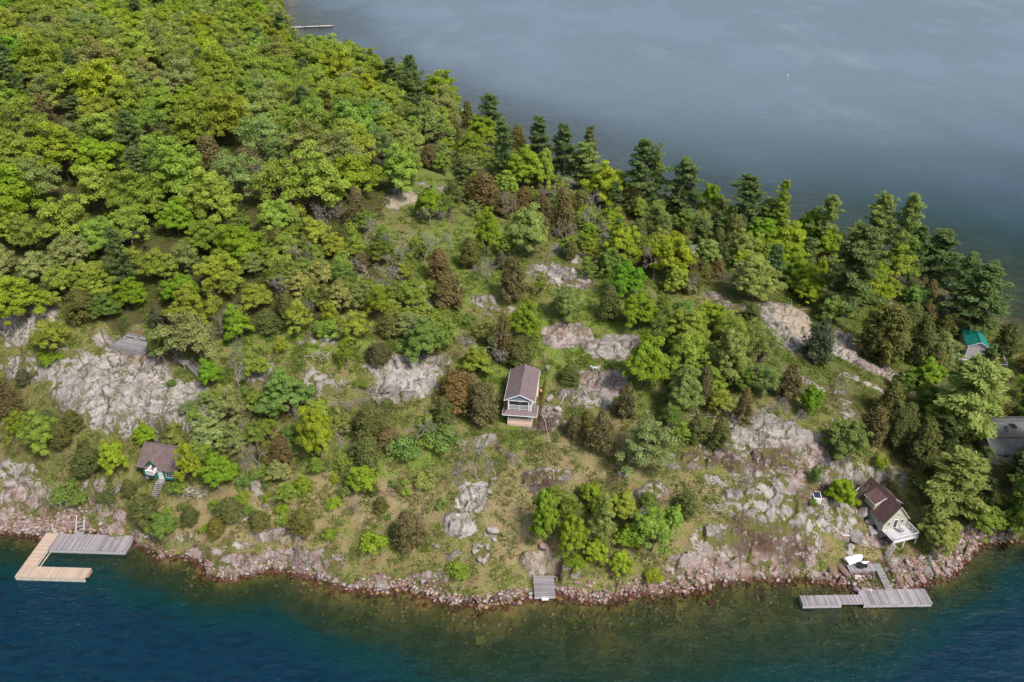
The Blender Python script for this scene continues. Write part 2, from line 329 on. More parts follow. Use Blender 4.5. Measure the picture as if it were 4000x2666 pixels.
def siding(name, c, step=.16, dark=.6):
    t = NT(name); v = t.coord(); sp = t.n('ShaderNodeSeparateXYZ'); t.l(v, sp.inputs[0])
    fr = t.math('FRACT', t.math('DIVIDE', sp.outputs[2], step)); ln = t.ramp(fr, .82, .98); n = t.noise(v, 1.5, 4)
    col = t.mix(t.ramp(n, .3, .8), c, tuple(x*.85 for x in c)); col = t.mix(t.math('MULTIPLY', ln, 1-dark+.1), col, tuple(x*.35 for x in c))
    return t.pbr(col, .6, t.bump(fr, .3, .02))
def leafmat(name, spec=.08):
    t = NT(name); oi = t.n('ShaderNodeObjectInfo'); v = t.attr('v'); sh = t.attr('sh')
    pos = t.coord('Object'); big = t.noise(pos, .35, 2)
    k = t.math('ADD', t.math('MULTIPLY', v, .6), t.math('MULTIPLY', big, .5))
    c0 = oi.outputs['Color']
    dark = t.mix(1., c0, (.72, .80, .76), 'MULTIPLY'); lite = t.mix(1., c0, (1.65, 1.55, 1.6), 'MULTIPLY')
    col = t.mix(t.ramp(k, .15, .95), dark, lite); col = t.mix(t.math('MULTIPLY', sh, .22), col, (.03, .05, .012))  # sh paints shade into the colour of inner and lower leaves
    hue = t.n('ShaderNodeHueSaturation'); t.l(col, hue.inputs['Color']); t.l(t.math('ADD', .49, t.math('MULTIPLY', v, .03)), hue.inputs['Hue'])
    col = hue.outputs[0]
    d = t.n('ShaderNodeBsdfPrincipled'); t.l(col, d.inputs['Base Color']); d.inputs['Roughness'].default_value = .75; d.inputs['Specular IOR Level'].default_value = spec
    tr = t.n('ShaderNodeBsdfTranslucent'); t.l(t.mix(1., col, (1.1, 1.15, .6), 'MULTIPLY'), tr.inputs[0])
    mx = t.n('ShaderNodeMixShader'); mx.inputs[0].default_value = .44; t.l(d.outputs[0], mx.inputs[1]); t.l(tr.outputs[0], mx.inputs[2]); t.l(mx.outputs[0], t.out.inputs[0])
    return t.m
M = {}
M['leaf'] = leafmat('leaf'); M['needle'] = leafmat('needle', .06)
M['bark'] = simple('bark', (.16,.12,.095), (.07,.05,.04), 3, .9)
M['ash_bark'] = simple('ash_bark', (.40,.36,.33), (.20,.17,.15), 3, .9)
M['white'] = simple('white_paint', (.80,.80,.80), (.66,.66,.67), 1.5, .5, bump=.05)
M['mauve_roof'] = metalroof('mauve_metal_roof', (.200,.145,.148), .33, 1)
M['peach'] = siding('peach_siding', (.90,.66,.54), .17, .92)
M['peach_stone'] = simple('peach_stone', (.74,.54,.44), (.52,.38,.31), 2.5, .9, bump=.6)
M['slate'] = siding('slate_siding', (.20,.24,.31), .15)
M['tan'] = simple('tan_wood', (.48,.30,.16), (.36,.22,.12), 2)
M['glass'] = simple('dark_glass', (.018,.022,.028), (.03,.035,.045), 1, .12, bump=0, spec=.6)
M['screen'] = simple('porch_screen', (.20,.17,.15), (.11,.10,.09), 1.2, .6)
M['greywood'] = planks('weathered_grey_planks', (.40,.37,.38), (.15,.135,.145), 0, .15)
M['greywood_y'] = planks('weathered_grey_planks_across', (.34,.32,.33), (.17,.155,.16), 1, .15)
M['greybar'] = simple('weathered_rail', (.36,.33,.34), (.19,.17,.18), 4, .85)
M['tanwood'] = planks('tan_dock_planks', (.56,.43,.34), (.38,.28,.215), 0, .14)
M['tanwood_y'] = planks('tan_dock_planks_across', (.56,.43,.34), (.38,.28,.215), 1, .14)
M['dockside'] = simple('pale_dock_side', (.62,.58,.50), (.33,.30,.24), 3, .8)
M['dockside_g'] = simple('grey_dock_side', (.56,.53,.56), (.25,.23,.25), 4, .8)
M['float'] = simple('dark_float', (.03,.025,.03), (.015,.012,.015))
M['brown_sh'] = shingles('brown_shingles', (.25,.185,.175), (.19,.14,.135))
M['brown_sh2'] = shingles('reddish_brown_shingles', (.215,.125,.118), (.155,.09,.085))
M['grey_sh'] = shingles('grey_green_shingles', (.235,.25,.235), (.17,.185,.18))
M['darkgreen'] = siding('dark_green_siding', (.014,.21,.155), .2, .9)
M['sage'] = siding('sage_siding', (.47,.47,.36), .14)
M['teal'] = metalroof('teal_metal_roof', (.012,.20,.155), .4, 1)
M['palegrey'] = siding('pale_grey_siding', (.52,.48,.50), .15)
M['purple_sh'] = shingles('purple_brown_shingles', (.10,.075,.095), (.08,.06,.075))
M['log'] = siding('dark_log_wall', (.07,.045,.035), .3)
M['stone'] = simple('grey_foundation', (.36,.33,.30), (.2,.18,.17), 3, .9, bump=.6)
M['brick'] = simple('chimney_brick', (.42,.30,.22), (.25,.15,.11), 4)
M['black'] = simple('black', (.02,.02,.022), (.012,.012,.014))
M['steel'] = simple('galvanised_steel', (.42,.43,.45), (.3,.31,.33), 3, .35, .8)
M['rope'] = simple('pale_hose', (.62,.55,.42), (.5,.44,.32), 2)
M['boatwhite'] = simple('white_hull', (.86,.86,.88), (.80,.80,.83), .8, .3, bump=0)
M['boatbrown'] = simple('brown_hull', (.26,.17,.13), (.15,.095,.075), 2, .6)
M['panel'] = simple('dark_panel', (.035,.045,.07), (.025,.03,.05), 1, .25, bump=0, spec=.5)
M['redwood'] = simple('cut_red_wood', (.48,.22,.12), (.3,.13,.08), 3)
M['dead'] = simple('dead_brush', (.30,.21,.17), (.18,.12,.10), 4, .9)
M['drift'] = simple('bleached_wood', (.56,.51,.46), (.34,.30,.27), 3, .9)
M['skin'] = simple('skin', (.52,.33,.24), (.48,.30,.21), 4, .5, bump=0)
M['blueshirt'] = simple('light_blue_shirt', (.30,.42,.58), (.24,.35,.5), 6)
M['jeans'] = simple('pale_jeans', (.20,.28,.38), (.15,.2,.3), 6)
M['hair'] = simple('hair', (.10,.07,.05))
M['teapot'] = simple('red_brown_seat', (.30,.07,.05))
# ------------------------------------------------------------------ ground sheet
def ground_material():
    t = NT('island_ground'); v = t.coord()
    rock, pink, moss, dry, forest, sand, dep, lush = [t.attr(k) for k in ('rock','pink','moss','dry','forest','sand','dep','lush')]
    nb = t.noise(v, .12, 4); n1 = t.noise(v, .55, 6, .62); n2 = t.noise(v, 2.3, 6, .65); n3 = t.noise(v, 8., 4, .6)
    # vegetation
    gr = t.mix(t.ramp(n1, .3, .7), (.125,.155,.030), (.23,.205,.080)); gr = t.mix(t.math('MULTIPLY', lush, .75), gr, t.mix(t.ramp(n2, .3, .7), (.12,.22,.020), (.20,.285,.036)))
    n4 = t.noise(v, 3.6, 3, .7); gr = t.mix(t.ramp(n4, .42, .62), gr, t.mix(1., gr, (.50,.52,.5), 'MULTIPLY')); gr = t.mix(t.math('MULTIPLY', t.ramp(n4, .5, .36), .5), gr, (.24,.245,.09))
    dr = t.mix(t.ramp(n2, .32, .68), (.31,.25,.13), (.19,.155,.065)); dr = t.mix(t.ramp(n3, .5, .8), dr, (.38,.30,.20))
    dk = t.ramp(t.math('ADD', t.math('MULTIPLY', dry, .9), t.math('MULTIPLY', t.math('SUBTRACT', t.math('ADD', n1, n2), 1.), 1.5)), .25, .85)
    g = t.mix(dk, gr, dr)
    so = t.ramp(t.math('ADD', n1, t.math('MULTIPLY', n3, .4)), .70, .84)
    g = t.mix(t.math('MULTIPLY', so, .6), g, (.19,.115,.075))
    ff = t.mix(t.ramp(n2, .3, .7), (.085,.055,.03), (.045,.05,.018)); ff = t.mix(t.ramp(n1, .45, .65), ff, (.06,.075,.02))
    g = t.mix(forest, g, ff)
    # rock
    cell = t.attr('cell'); crv = t.attr('crk'); rk = t.mix(t.ramp(t.math('ADD', t.math('MULTIPLY', n1, .6), t.math('MULTIPLY', cell, .4)), .25, .7), (.40,.372,.35), (.245,.223,.215)); rk = t.mix(t.math('MULTIPLY', t.ramp(n2, .45, .72), .6), rk, t.mix(1., rk, (.62,.58,.57), 'MULTIPLY'))
    rk = t.mix(t.math('MULTIPLY', t.ramp(t.noise(t.mapp(v, (1,1,.35)), 1.1, 5), .5, .68), .55), rk, (.44,.44,.33))
    rk = t.mix(t.math('MULTIPLY', t.attr('bare'), .38), rk, (.46,.425,.40))
    pk = t.mix(t.ramp(n2, .3, .7), (.33,.205,.18), (.19,.11,.10))
    pkk = t.math('MULTIPLY', pink, t.ramp(t.math('ADD', n1, t.math('MULTIPLY', n2, .5)), .55, .9), clamp=True)
    rk = t.mix(t.math('MULTIPLY', pkk, .9), rk, pk)
    st = t.ramp(t.noise(t.mapp(v, (2.2, 1.0, .25)), .9, 5, .6, .4), .55, .72); rk = t.mix(t.math('MULTIPLY', st, .5), rk, (.12,.095,.09))
    wv = t.n('ShaderNodeVectorMath', operation='ADD'); t.l(v, wv.inputs[0])
    nc = t.n('ShaderNodeTexNoise'); t.l(v, nc.inputs['Vector']); nc.inputs['Scale'].default_value = .9; nc.inputs['Detail'].default_value = 3
    sc = t.n('ShaderNodeVectorMath', operation='SCALE'); t.l(nc.outputs['Color'], sc.inputs[0]); sc.inputs['Scale'].default_value = 3.2; t.l(sc.outputs[0], wv.inputs[1])
    cr = t.vor(t.mapp(wv.outputs[0], (1, 1.35, .6)), .42, 'DISTANCE_TO_EDGE').outputs['Distance']; cr2 = t.vor(wv.outputs[0], 1.3, 'DISTANCE_TO_EDGE').outputs['Distance']
    ck = t.math('MAXIMUM', t.math('MULTIPLY', t.math('SUBTRACT', 1., t.ramp(cr, .0, .045)), t.ramp(nb, .35, .6)), t.math('MULTIPLY', t.math('SUBTRACT', 1., t.ramp(cr2, .0, .09)), t.math('MULTIPLY', t.ramp(n1, .48, .62), .6)))
    rd = t.math('ABSOLUTE', t.math('SUBTRACT', t.noise(t.mapp(wv.outputs[0], (.55, .16, .3), (0, 0, .75)), 1., 3, .5), .5)); rdl = t.math('MULTIPLY', t.math('SUBTRACT', 1., t.ramp(rd, .005, .032)), t.ramp(nb, .35, .55)); ck = t.math('MAXIMUM', rdl, t.math('MULTIPLY', ck, .5)); ck = t.math('MAXIMUM', ck, 0.) if False else t.math('MAXIMUM', ck, t.math('MULTIPLY', crv, t.ramp(n2, .28, .48)), clamp=True); rk = t.mix(t.math('MULTIPLY', ck, .85), rk, t.mix(t.ramp(n1, .45, .55), (.045,.032,.024), (.07,.075,.02)))  # crack and ledge lines: soil and moss fill, plus painted crevice shade
    rk = t.mix(t.math('MULTIPLY', sand, .7), rk, t.mix(t.ramp(n2, .3, .7), (.42,.33,.225), (.30,.23,.16)))
    mk = t.math('MULTIPLY', moss, t.ramp(t.math('ADD', t.math('MULTIPLY', t.noise(v, .75, 6, .72), .85), t.math('MULTIPLY', n3, .15)), .42, .46))
    rk = t.mix(t.math('MULTIPLY', mk, .93), rk, t.mix(t.ramp(n3, .3, .7), (.085,.032,.018), (.04,.022,.010)))
    ge = t.math('MULTIPLY', t.ramp(t.math('ADD', t.math('MULTIPLY', t.noise(v, .42, 7, .72), .75), t.math('MULTIPLY', crv, .16)), .395, .435), t.math('SUBTRACT', 1., t.math('MULTIPLY', sand, .8)))
    ge = t.math('MULTIPLY', ge, t.math('SUBTRACT', 1., t.math('MULTIPLY', t.attr('bare'), .85)), clamp=True); rk = t.mix(ge, rk, t.mix(t.ramp(n2, .4, .6), (.10,.125,.03), (.125,.095,.042)))
    bareA = t.attr('bare'); edge = t.math('ADD', t.math('ADD', rock, t.math('MULTIPLY', bareA, .35)), t.math('MULTIPLY', t.math('SUBTRACT', t.math('ADD', t.math('MULTIPLY', n2, .5), t.math('MULTIPLY', n1, .5)), .5), 2.9))
    rmask = t.ramp(edge, .475, .53)
    rim = t.math('MULTIPLY', t.ramp(edge, .36, .47), t.math('SUBTRACT', 1., rmask))
    col = t.mix(t.math('MULTIPLY', rim, .55), g, (.055,.04,.02)); col = t.mix(rmask, col, rk)
    # lake bed
    vs = t.vor(wv.outputs[0], .55); bed = t.mix(t.ramp(vs.outputs['Color'], .2, .8), (.26,.20,.09), (.14,.11,.05)); bed = t.mix(t.math('MULTIPLY', t.ramp(n2, .5, .75), .7), bed, (.06,.055,.022))
    bed = t.mix(t.ramp(nb, .4, .62), bed, t.mix(1., bed, (.55,.75,.5), 'MULTIPLY'))
    uw = t.ramp(dep, -.05, .25); wet = t.math('MULTIPLY', t.ramp(t.math('ADD', dep, t.math('MULTIPLY', n1, .4)), -.6, .0), .9)
    col = t.mix(wet, col, t.mix(1., col, (.30,.16,.14), 'MULTIPLY')); col = t.mix(uw, col, bed)
    hgt = t.math('ADD', t.math('MULTIPLY', n3, .35), t.math('ADD', n2, t.math('MULTIPLY', ck, t.math('MULTIPLY', rmask, -.9))))
    return t.pbr(col, .88, t.bump(hgt, .75, .16), 0., .15)
M['ground'] = ground_material()
cols = np.concatenate([np.arange(-900, -100, 14), np.arange(-100, 4100, 4.6), np.arange(4100, 5000, 14)])
rows = np.concatenate([np.arange(-62, 700, 6.5), np.arange(700, 2420, 4.4), np.arange(2420, 2900, 10)])
PXm, PYm = np.meshgrid(cols, rows)
W3 = P(PXm, PYm, 8.)
X, Y = W3[..., 0], W3[..., 1]
Z = hfull(X, Y); S = sd(X, Y)
zb = hb(X, Y)
rk = rockmask(X, Y, zb, S)
far = sstep(150, 230, Y)
pxm, pym, _ = proj(X, Y, zb)
forest = np.clip(sstep(215, 160, Y*0+ (pym*.9 - (pxm-900)*.25)/1.7*.0 + 300) , 0, 1)*0
def blurblob(lst, amp=1.):
    return blobs(lst, X, Y, zb)*amp
FORP = arr([(-900,-200),(640,-200),(700,110),(900,250),(960,330),(900,470),(800,560),(880,640),(760,740),(620,750),(460,790),(350,740),(230,740),(100,680),(-900,690)])
def inpoly(px, py, poly):
    r = np.zeros(np.shape(px), bool)
    for i in range(len(poly)):
        a = poly[i]; b = poly[(i+1) % len(poly)]
        if a[1] == b[1]: continue
        c = ((a[1] > py) != (b[1] > py)) & (px < (b[0]-a[0])*(py-a[1])/(b[1]-a[1])+a[0]); r ^= c
    return r
wob = 26*(fbm(X/9, Y/9, 71, 3)-.5)
forest = inpoly(pxm/1.7+wob, pym/1.7+wob, FORP).astype(float)*.9
FORP2 = arr([(940,250),(1120,300),(1260,400),(1500,470),(1700,560),(1900,640),(2050,640),(2200,720),(2330,700),(2330,850),(2400,900),(2400,1200),(2150,1230),(2080,1080),(2000,980),(1900,930),(1760,880),(1600,960),(1530,900),(1520,760),(1640,680),(1560,600),(1340,560),(1280,480),(1060,420),(960,330)])
forest = np.maximum(forest, inpoly(pxm/1.7+wob, pym/1.7+wob, FORP2)*.55)
soil = blurblob(SOILB); lush = blurblob(LUSHB)
dry = np.clip(.14 + .36*sstep(1600, 2100, pym)*sstep(5200, 3000, pxm) + .6*soil - .5*lush, 0, 1)
pink = np.clip(blurblob(PINKB) + sstep(7, 1.5, S)*(.55+.45*(S < 2.2)) + .18, 0, 1)
me = None
nr, ncn = X.shape
idx = np.arange(nr*ncn).reshape(nr, ncn)
fq = np.stack([idx[:-1,:-1], idx[1:,:-1], idx[1:,1:], idx[:-1,1:]], -1).reshape(-1, 4)
zz = Z.ravel(); keep = (zz[fq].max(1) > -9.5)
fq = fq[keep]; used = np.zeros(nr*ncn, bool); used[fq.ravel()] = True; remap = np.cumsum(used)-1
V = np.stack([X.ravel(), Y.ravel(), zz], -1)[used]
me = fast_mesh('ground', V, remap[fq], 4)
wx_ = X/3.2+.9*fbm(X/2, Y/2, 8, 3); wy_ = Y/2.2+.9*fbm(X/2, Y/2, 18, 3)
_, e1_, c1_ = voro(wx_, wy_, 51)
for nme, a in (('cell', c1_), ('crk', np.exp(-(e1_/.11)**2)*sstep(.3, .5, fbm(X/5, Y/5, 88, 2))), ('rock', rk), ('pink', pink), ('moss', blurblob(MOSSB)), ('dry', dry), ('forest', forest), ('sand', blurblob(SANDB)), ('dep', -Z), ('lush', lush), ('bare', blurblob(BAREB))):
    fattr(me, nme, a.ravel()[used])
me.polygons.foreach_set('use_smooth', np.ones(len(me.polygons), bool))
tag(link('ground', me, M['ground']), kind='structure')
if me.polygons[0].normal.z < 0: me.flip_normals()

# ------------------------------------------------------------------ water
def water_material():
    t = NT('lake_water'); v = t.coord(); d = t.attr('dep'); fa = t.attr('far')
    n = t.noise(v, .05, 4); d = t.math('MAXIMUM', 0., t.math('ADD', d, t.math('MULTIPLY', t.math('SUBTRACT', n, .5), 1.6)))
    al = t.math('SUBTRACT', 1., t.math('EXPONENT', t.math('MULTIPLY', d, -.36)))
    tint = t.mix(t.math('SUBTRACT', 1., t.math('EXPONENT', t.math('MULTIPLY', d, -.42))), (.95,.92,.78), (.22,.42,.22))
    tr = t.n('ShaderNodeBsdfTransparent'); t.l(tint, tr.inputs[0])
    deep = t.mix(t.ramp(d, 1., 4.5), (.013,.036,.015), (.001,.034,.035)); deep = t.mix(t.ramp(d, 4., 9.), deep, (.001,.020,.042))
    lw = t.noise(t.mapp(v, (.28, .9, 1), (0, 0, .75)), 1., 6, .68); deep = t.mix(t.math('MULTIPLY', t.ramp(lw, .42, .72), .30), deep, (.006,.046,.060)); deep = t.mix(t.math('MULTIPLY', t.ramp(lw, .5, .3), .6), deep, (.001,.008,.012))  # ripple light and dark painted as stripes in the diffuse colour
    deep = t.mix(t.math('MULTIPLY', fa, .9), deep, (.170,.215,.262))  # sky reflection and haze on distant water painted as a paler diffuse
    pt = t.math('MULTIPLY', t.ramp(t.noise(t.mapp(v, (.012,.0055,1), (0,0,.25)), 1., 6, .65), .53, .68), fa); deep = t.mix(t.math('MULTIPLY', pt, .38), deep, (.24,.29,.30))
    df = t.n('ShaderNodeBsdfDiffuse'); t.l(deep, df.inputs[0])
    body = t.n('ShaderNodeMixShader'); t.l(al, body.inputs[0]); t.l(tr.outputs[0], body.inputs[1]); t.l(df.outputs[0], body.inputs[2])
    wv = t.mapp(v, (1., 2.2, 1), (0, 0, .5)); w1 = t.noise(wv, .9, 6, .62); w2 = t.noise(wv, .16, 4, .6)
    streak = t.noise(t.mapp(v, (.016, .009, 1), (0, 0, -.35)), 1., 5, .62)
    h = t.math('ADD', t.math('MULTIPLY', w1, .3), t.math('MULTIPLY', w2, .9))
    b = t.bump(h, .9, 1.3)
    gl = t.n('ShaderNodeBsdfGlossy'); gl.inputs['Color'].default_value = (.82,.90,1,1); t.l(b, gl.inputs['Normal'])
    t.l(t.math('ADD', .16, t.math('MULTIPLY', t.ramp(streak, .45, .6), .10)), gl.inputs['Roughness'])
    fr = t.n('ShaderNodeFresnel'); fr.inputs['IOR'].default_value = 1.33; t.l(b, fr.inputs['Normal'])
    f = t.math('MULTIPLY', fr.outputs[0], t.math('ADD', t.math('ADD', .55, t.math('MULTIPLY', fa, .32)), t.math('MULTIPLY', t.ramp(streak, .40, .66), .06)), clamp=True)
    mx = t.n('ShaderNodeMixShader'); t.l(f, mx.inputs[0]); t.l(body.outputs[0], mx.inputs[1]); t.l(gl.outputs[0], mx.inputs[2]); t.l(mx.outputs[0], t.out.inputs[0])
    return t.m
M['water'] = water_material()
xs = np.concatenate([[-9000,-3000,-1200,-700], np.arange(-500, -110, 6), np.arange(-110, 125, 1.), np.arange(125, 220, 6), [400,900,2500,9000]])
ys = np.concatenate([[-6000,-1500,-300,-50,10,30,45], np.arange(52, 115, 1.), np.arange(115, 620, 4), [760,1100,2000,5000,12000]])
XW, YW = np.meshgrid(xs, ys); outside = (XW < GX0+5) | (XW > GX0+GS*GNX-5) | (YW < GY0+3) | (YW > GY0+GS*GNY-5)
DW = np.where(outside, 14., -hb(XW, YW))
idx = np.arange(XW.size).reshape(XW.shape)
fq = np.stack([idx[:-1,:-1], idx[:-1,1:], idx[1:,1:], idx[1:,:-1]], -1).reshape(-1, 4)
me = fast_mesh('water', np.stack([XW.ravel(), YW.ravel(), np.zeros(XW.size)], -1), fq, 4)
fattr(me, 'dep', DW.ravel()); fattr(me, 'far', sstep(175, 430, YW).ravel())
tag(link('water', me, M['water']), kind='structure')

# ------------------------------------------------------------------ plant builders
def leafcloud(c, n, sx, sy, v, sh, rng, name, m, aniso=None):
    c = np.asarray(c); n = np.asarray(n); n = n/np.maximum(np.linalg.norm(n, axis=1, keepdims=True), 1e-6)
    r = rng.normal(size=n.shape) if aniso is None else aniso + .35*rng.normal(size=n.shape)
    t = r - n*(r*n).sum(1, keepdims=True); t /= np.maximum(np.linalg.norm(t, axis=1, keepdims=True), 1e-6); b = np.cross(n, t)
    sx = np.asarray(sx)[:, None]; sy = np.asarray(sy)[:, None]
    Q = np.stack([c+t*sx, c+b*sy, c-t*sx, c-b*sy], 1).reshape(-1, 3)
    me = fast_mesh(name, Q, np.arange(len(Q)).reshape(-1, 4), 4)
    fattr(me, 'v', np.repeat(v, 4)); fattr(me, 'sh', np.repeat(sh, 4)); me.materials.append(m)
    return me
def sph(rng, n):
    v = rng.normal(size=(n, 3)); return v/np.linalg.norm(v, axis=1, keepdims=True)
def limb(mb, a, b, r0, r1, rng, n=5, wig=.08):
    a = np.array(a, float); b = np.array(b, float); L = np.linalg.norm(b-a); k = 4
    pts = [a + (b-a)*i/k + (rng.normal(size=3)*L*wig if 0 < i < k else 0) + np.array([0, 0, -.10*L*math.sin(math.pi*i/k)]) for i in range(k+1)]
    mb.tube(pts, [r0+(r1-r0)*i/k for i in range(k+1)], n); return pts
def meshof(mb, name, m):
    me = bpy.data.meshes.new(name); me.from_pydata(mb.v, [], mb.f); me.update(); me.materials.append(m)
    for p in me.polygons: p.use_smooth = True
    return me
def broadleaf(seed, dens=1., lobes=42, leaf=.36, airy=0., top=1.):
    lobes = int(lobes*1.75)
    """unit tree: crown 10 m wide, total height 10 m, crown from 1.6 m up"""
    rng = np.random.default_rng(seed); mb = MB()
    base = np.array([0, 0, -1.2]); fork = np.array([rng.normal()*.3, rng.normal()*.3, 2.4]); limb(mb, base, fork, .26, .19, rng, 7, .02)
    offs = rng.normal(size=2)*.5
    cs = []
    for i in range(lobes*4):
        d = sph(rng, 1)[0]; d[2] = abs(d[2])*1.45-.62
        lump = 1 + .22*math.sin(3*math.atan2(d[1], d[0])+seed) + .12*rng.normal()
        rad = (rng.uniform(.55, 1.) if rng.random() < .8 else rng.uniform(.2, .55))*lump
        p = np.array([offs[0]+d[0]*4.2*rad, offs[1]+d[1]*4.2*rad, 5.5+d[2]*4.3*rad*top])
        if p[2] < 1.8: continue
        if all(np.linalg.norm((p-q)*[1, 1, 1.2]) > .88 for q, _ in cs): cs.append((p, rng.uniform(.5, 1.05)))
        if len(cs) >= lobes: break
    C, N, Vv, Sh, S = [], [], [], [], []
    for i, (p, r) in enumerate(cs):
        if i < 16 or rng.random() < .5:
            mid = fork + (p-fork)*rng.uniform(.25, .45) + np.array([0, 0, .4])
            limb(mb, fork + (mid-fork)*.0, mid, .13, .08, rng, 4, .05); limb(mb, mid, p, .07, .03, rng, 4, .09)
            for _ in range(3 if airy else 1): limb(mb, mid+(p-mid)*.5, p+sph(rng, 1)[0]*r*.9, .035, .012, rng, 3, .1)
        n = int(165*dens*r*r*(1-airy*.45))+14; d = sph(rng, n); d[:, 2] = np.where(d[:, 2] < -.25, -d[:, 2], d[:, 2])
        rr = r*rng.uniform(.45, 1.25, n)**.7 if not airy else r*rng.uniform(.2, 1.25, n)
        pos = p + d*rr[:, None]*np.array([1.05, 1.05, .78]); out = (p-np.array([0, 0, 4.2])); out = out/np.linalg.norm(out)
        C.append(pos); N.append(d*.8 + out*.35 + np.array([0, 0, .45]) + rng.normal(size=(n, 3))*.6)
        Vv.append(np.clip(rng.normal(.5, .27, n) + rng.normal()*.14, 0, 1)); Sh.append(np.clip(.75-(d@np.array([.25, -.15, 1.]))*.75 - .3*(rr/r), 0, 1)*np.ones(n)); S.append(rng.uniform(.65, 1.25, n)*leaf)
    C = np.vstack(C); N = np.vstack(N); S = np.concatenate(S)
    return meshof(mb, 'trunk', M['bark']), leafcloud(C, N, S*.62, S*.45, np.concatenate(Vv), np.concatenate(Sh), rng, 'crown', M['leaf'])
def pine(seed, dens=1.):
    """unit tree: 7 m wide, 14 m tall"""
    rng = np.random.default_rng(seed); mb = MB(); mb.tube([(0,0,-1.5),(.05,.05,5),(0,.1,10),(.05,0,14)], [.26,.2,.11,.03], 6)
    C, N, Vv, Sh, S, A_ = [], [], [], [], [], []
    z = 2.6; lean = rng.normal(size=2)*.25
    while z < 13.7:
        f = (z-2.6)/11.2; L = (3.6*(1-f)**.62*(.75+.5*rng.random()) + .45)*(.55+.45*min(1, (z-1.2)/3.))
        k = int(rng.integers(2, 4)); a0 = rng.uniform(0, 6.28)
        for i in range(k):
            a = a0+6.283*i/k+rng.normal()*.25; l = L*rng.uniform(.5, 1.25)*(1+.25*math.sin(a*2+seed+z*.4)); rise = rng.uniform(.02, .22)+f*.35
            d = np.array([math.cos(a)+lean[0]*f, math.sin(a)+lean[1]*f, rise]); tip = np.array([0, 0, z])+d*l
            mb.tube([(0,0,z), tuple(np.array([0,0,z])+d*l*.5-np.array([0,0,.06*l])), tuple(tip)], [.06*(1-f)+.02,.035,.01], 3)
            nt = max(4, int(l*3.4*dens))
            for q in range(nt):
                u = rng.uniform(.25, 1.05); c = np.array([0, 0, z])+d*l*u; side = np.array([-d[1], d[0], 0])*rng.normal()*.30*l*(1.15-u)
                n = 15; dd = sph(rng, n)*np.array([1, 1, .6]); cc = c+side+dd*.42
                C.append(cc); N.append(np.array([0, 0, 1.])+rng.normal(size=(n, 3))*.6+d*.2); A_.append(np.tile(d+side*.5, (n, 1)))
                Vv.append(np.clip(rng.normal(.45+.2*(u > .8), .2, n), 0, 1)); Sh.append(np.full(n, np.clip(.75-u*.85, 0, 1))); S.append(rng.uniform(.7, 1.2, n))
        z += rng.uniform(.22, .48)*(1.15-f*.45)
    C = np.vstack(C); S = np.concatenate(S)
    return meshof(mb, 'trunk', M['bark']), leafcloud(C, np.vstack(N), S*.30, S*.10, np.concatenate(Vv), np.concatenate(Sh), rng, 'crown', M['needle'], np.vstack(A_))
def cedar(seed, dens=1., cone=.5):
    """unit tree: 5 m wide, 6 m tall, foliage nearly to the ground"""
    rng = np.random.default_rng(seed); mb = MB(); mb.tube([(0,0,-1.),(0,.05,2.5),(.05,0,5.6)], [.15,.11,.03], 6)
    C, N, Vv, Sh, S, A_ = [], [], [], [], [], []
    for i in range(int(185*dens)):
        f = rng.random()**.85; z = .7+5.1*f; R = 2.35*((1-f)**(.35+cone*.5))*(.45+.55*min(1, f*4+.25)); a = rng.uniform(0, 6.283)
        R *= 1+.18*math.sin(3*a+seed)+.12*rng.normal(); u = rng.uniform(.55, 1.05)
        d = np.array([math.cos(a), math.sin(a), .55+.5*f]); p = np.array([d[0]*R*u, d[1]*R*u, z])
        if rng.random() < .22: mb.tube([(0,0,z*.75), tuple(p)], [.03,.008], 3)
        n = 26; dd = sph(rng, n)*np.array([.42, .42, .42]); C.append(p+dd+np.outer(rng.uniform(-.3, .45, n), d)*.7)
        N.append(d*.5+dd*1.2+np.array([0,0,.5])+rng.normal(size=(n,3))*.35); A_.append(np.tile(d, (n, 1)))
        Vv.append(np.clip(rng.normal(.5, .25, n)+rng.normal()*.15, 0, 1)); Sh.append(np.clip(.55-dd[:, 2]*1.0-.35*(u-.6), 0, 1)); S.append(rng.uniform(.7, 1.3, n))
    S = np.concatenate(S)
    return meshof(mb, 'trunk', M['bark']), leafcloud(np.vstack(C), np.vstack(N), S*.24, S*.085, np.concatenate(Vv), np.concatenate(Sh), rng, 'crown', M['needle'], np.vstack(A_))
def bare(seed, m='ash_bark'):
    """unit tree: 6 m wide, 7 m tall; twigs are a part of their own"""
    rng = np.random.default_rng(seed); mb = MB(); tw = MB()
    def grow(p, d, L, r, lvl):
        q = p + d*L; mid = (p+q)/2+rng.normal(size=3)*L*.07
        (mb if lvl < 1 else tw).tube([p, mid, q], [max(r, .016), max(r*.8, .014), max(r*.6, .010)], 5 if lvl < 2 else 3)
        if lvl >= 6: return
        for _ in range(int(rng.integers(2, 4)) + (lvl >= 4)):
            e = d + rng.normal(size=3)*.58; e[2] = e[2]*.8 + .10; e /= np.linalg.norm(e)
            grow(q if rng.random() < .75 else mid, e, L*rng.uniform(.58, .82), r*.56, lvl+1)
    grow(np.array([0, 0, -.5]), np.array([rng.normal()*.08, rng.normal()*.08, 1.]), 2.4, .15, 0)
    return meshof(mb, 'trunk', M[m]), meshof(tw, 'branches', M[m])
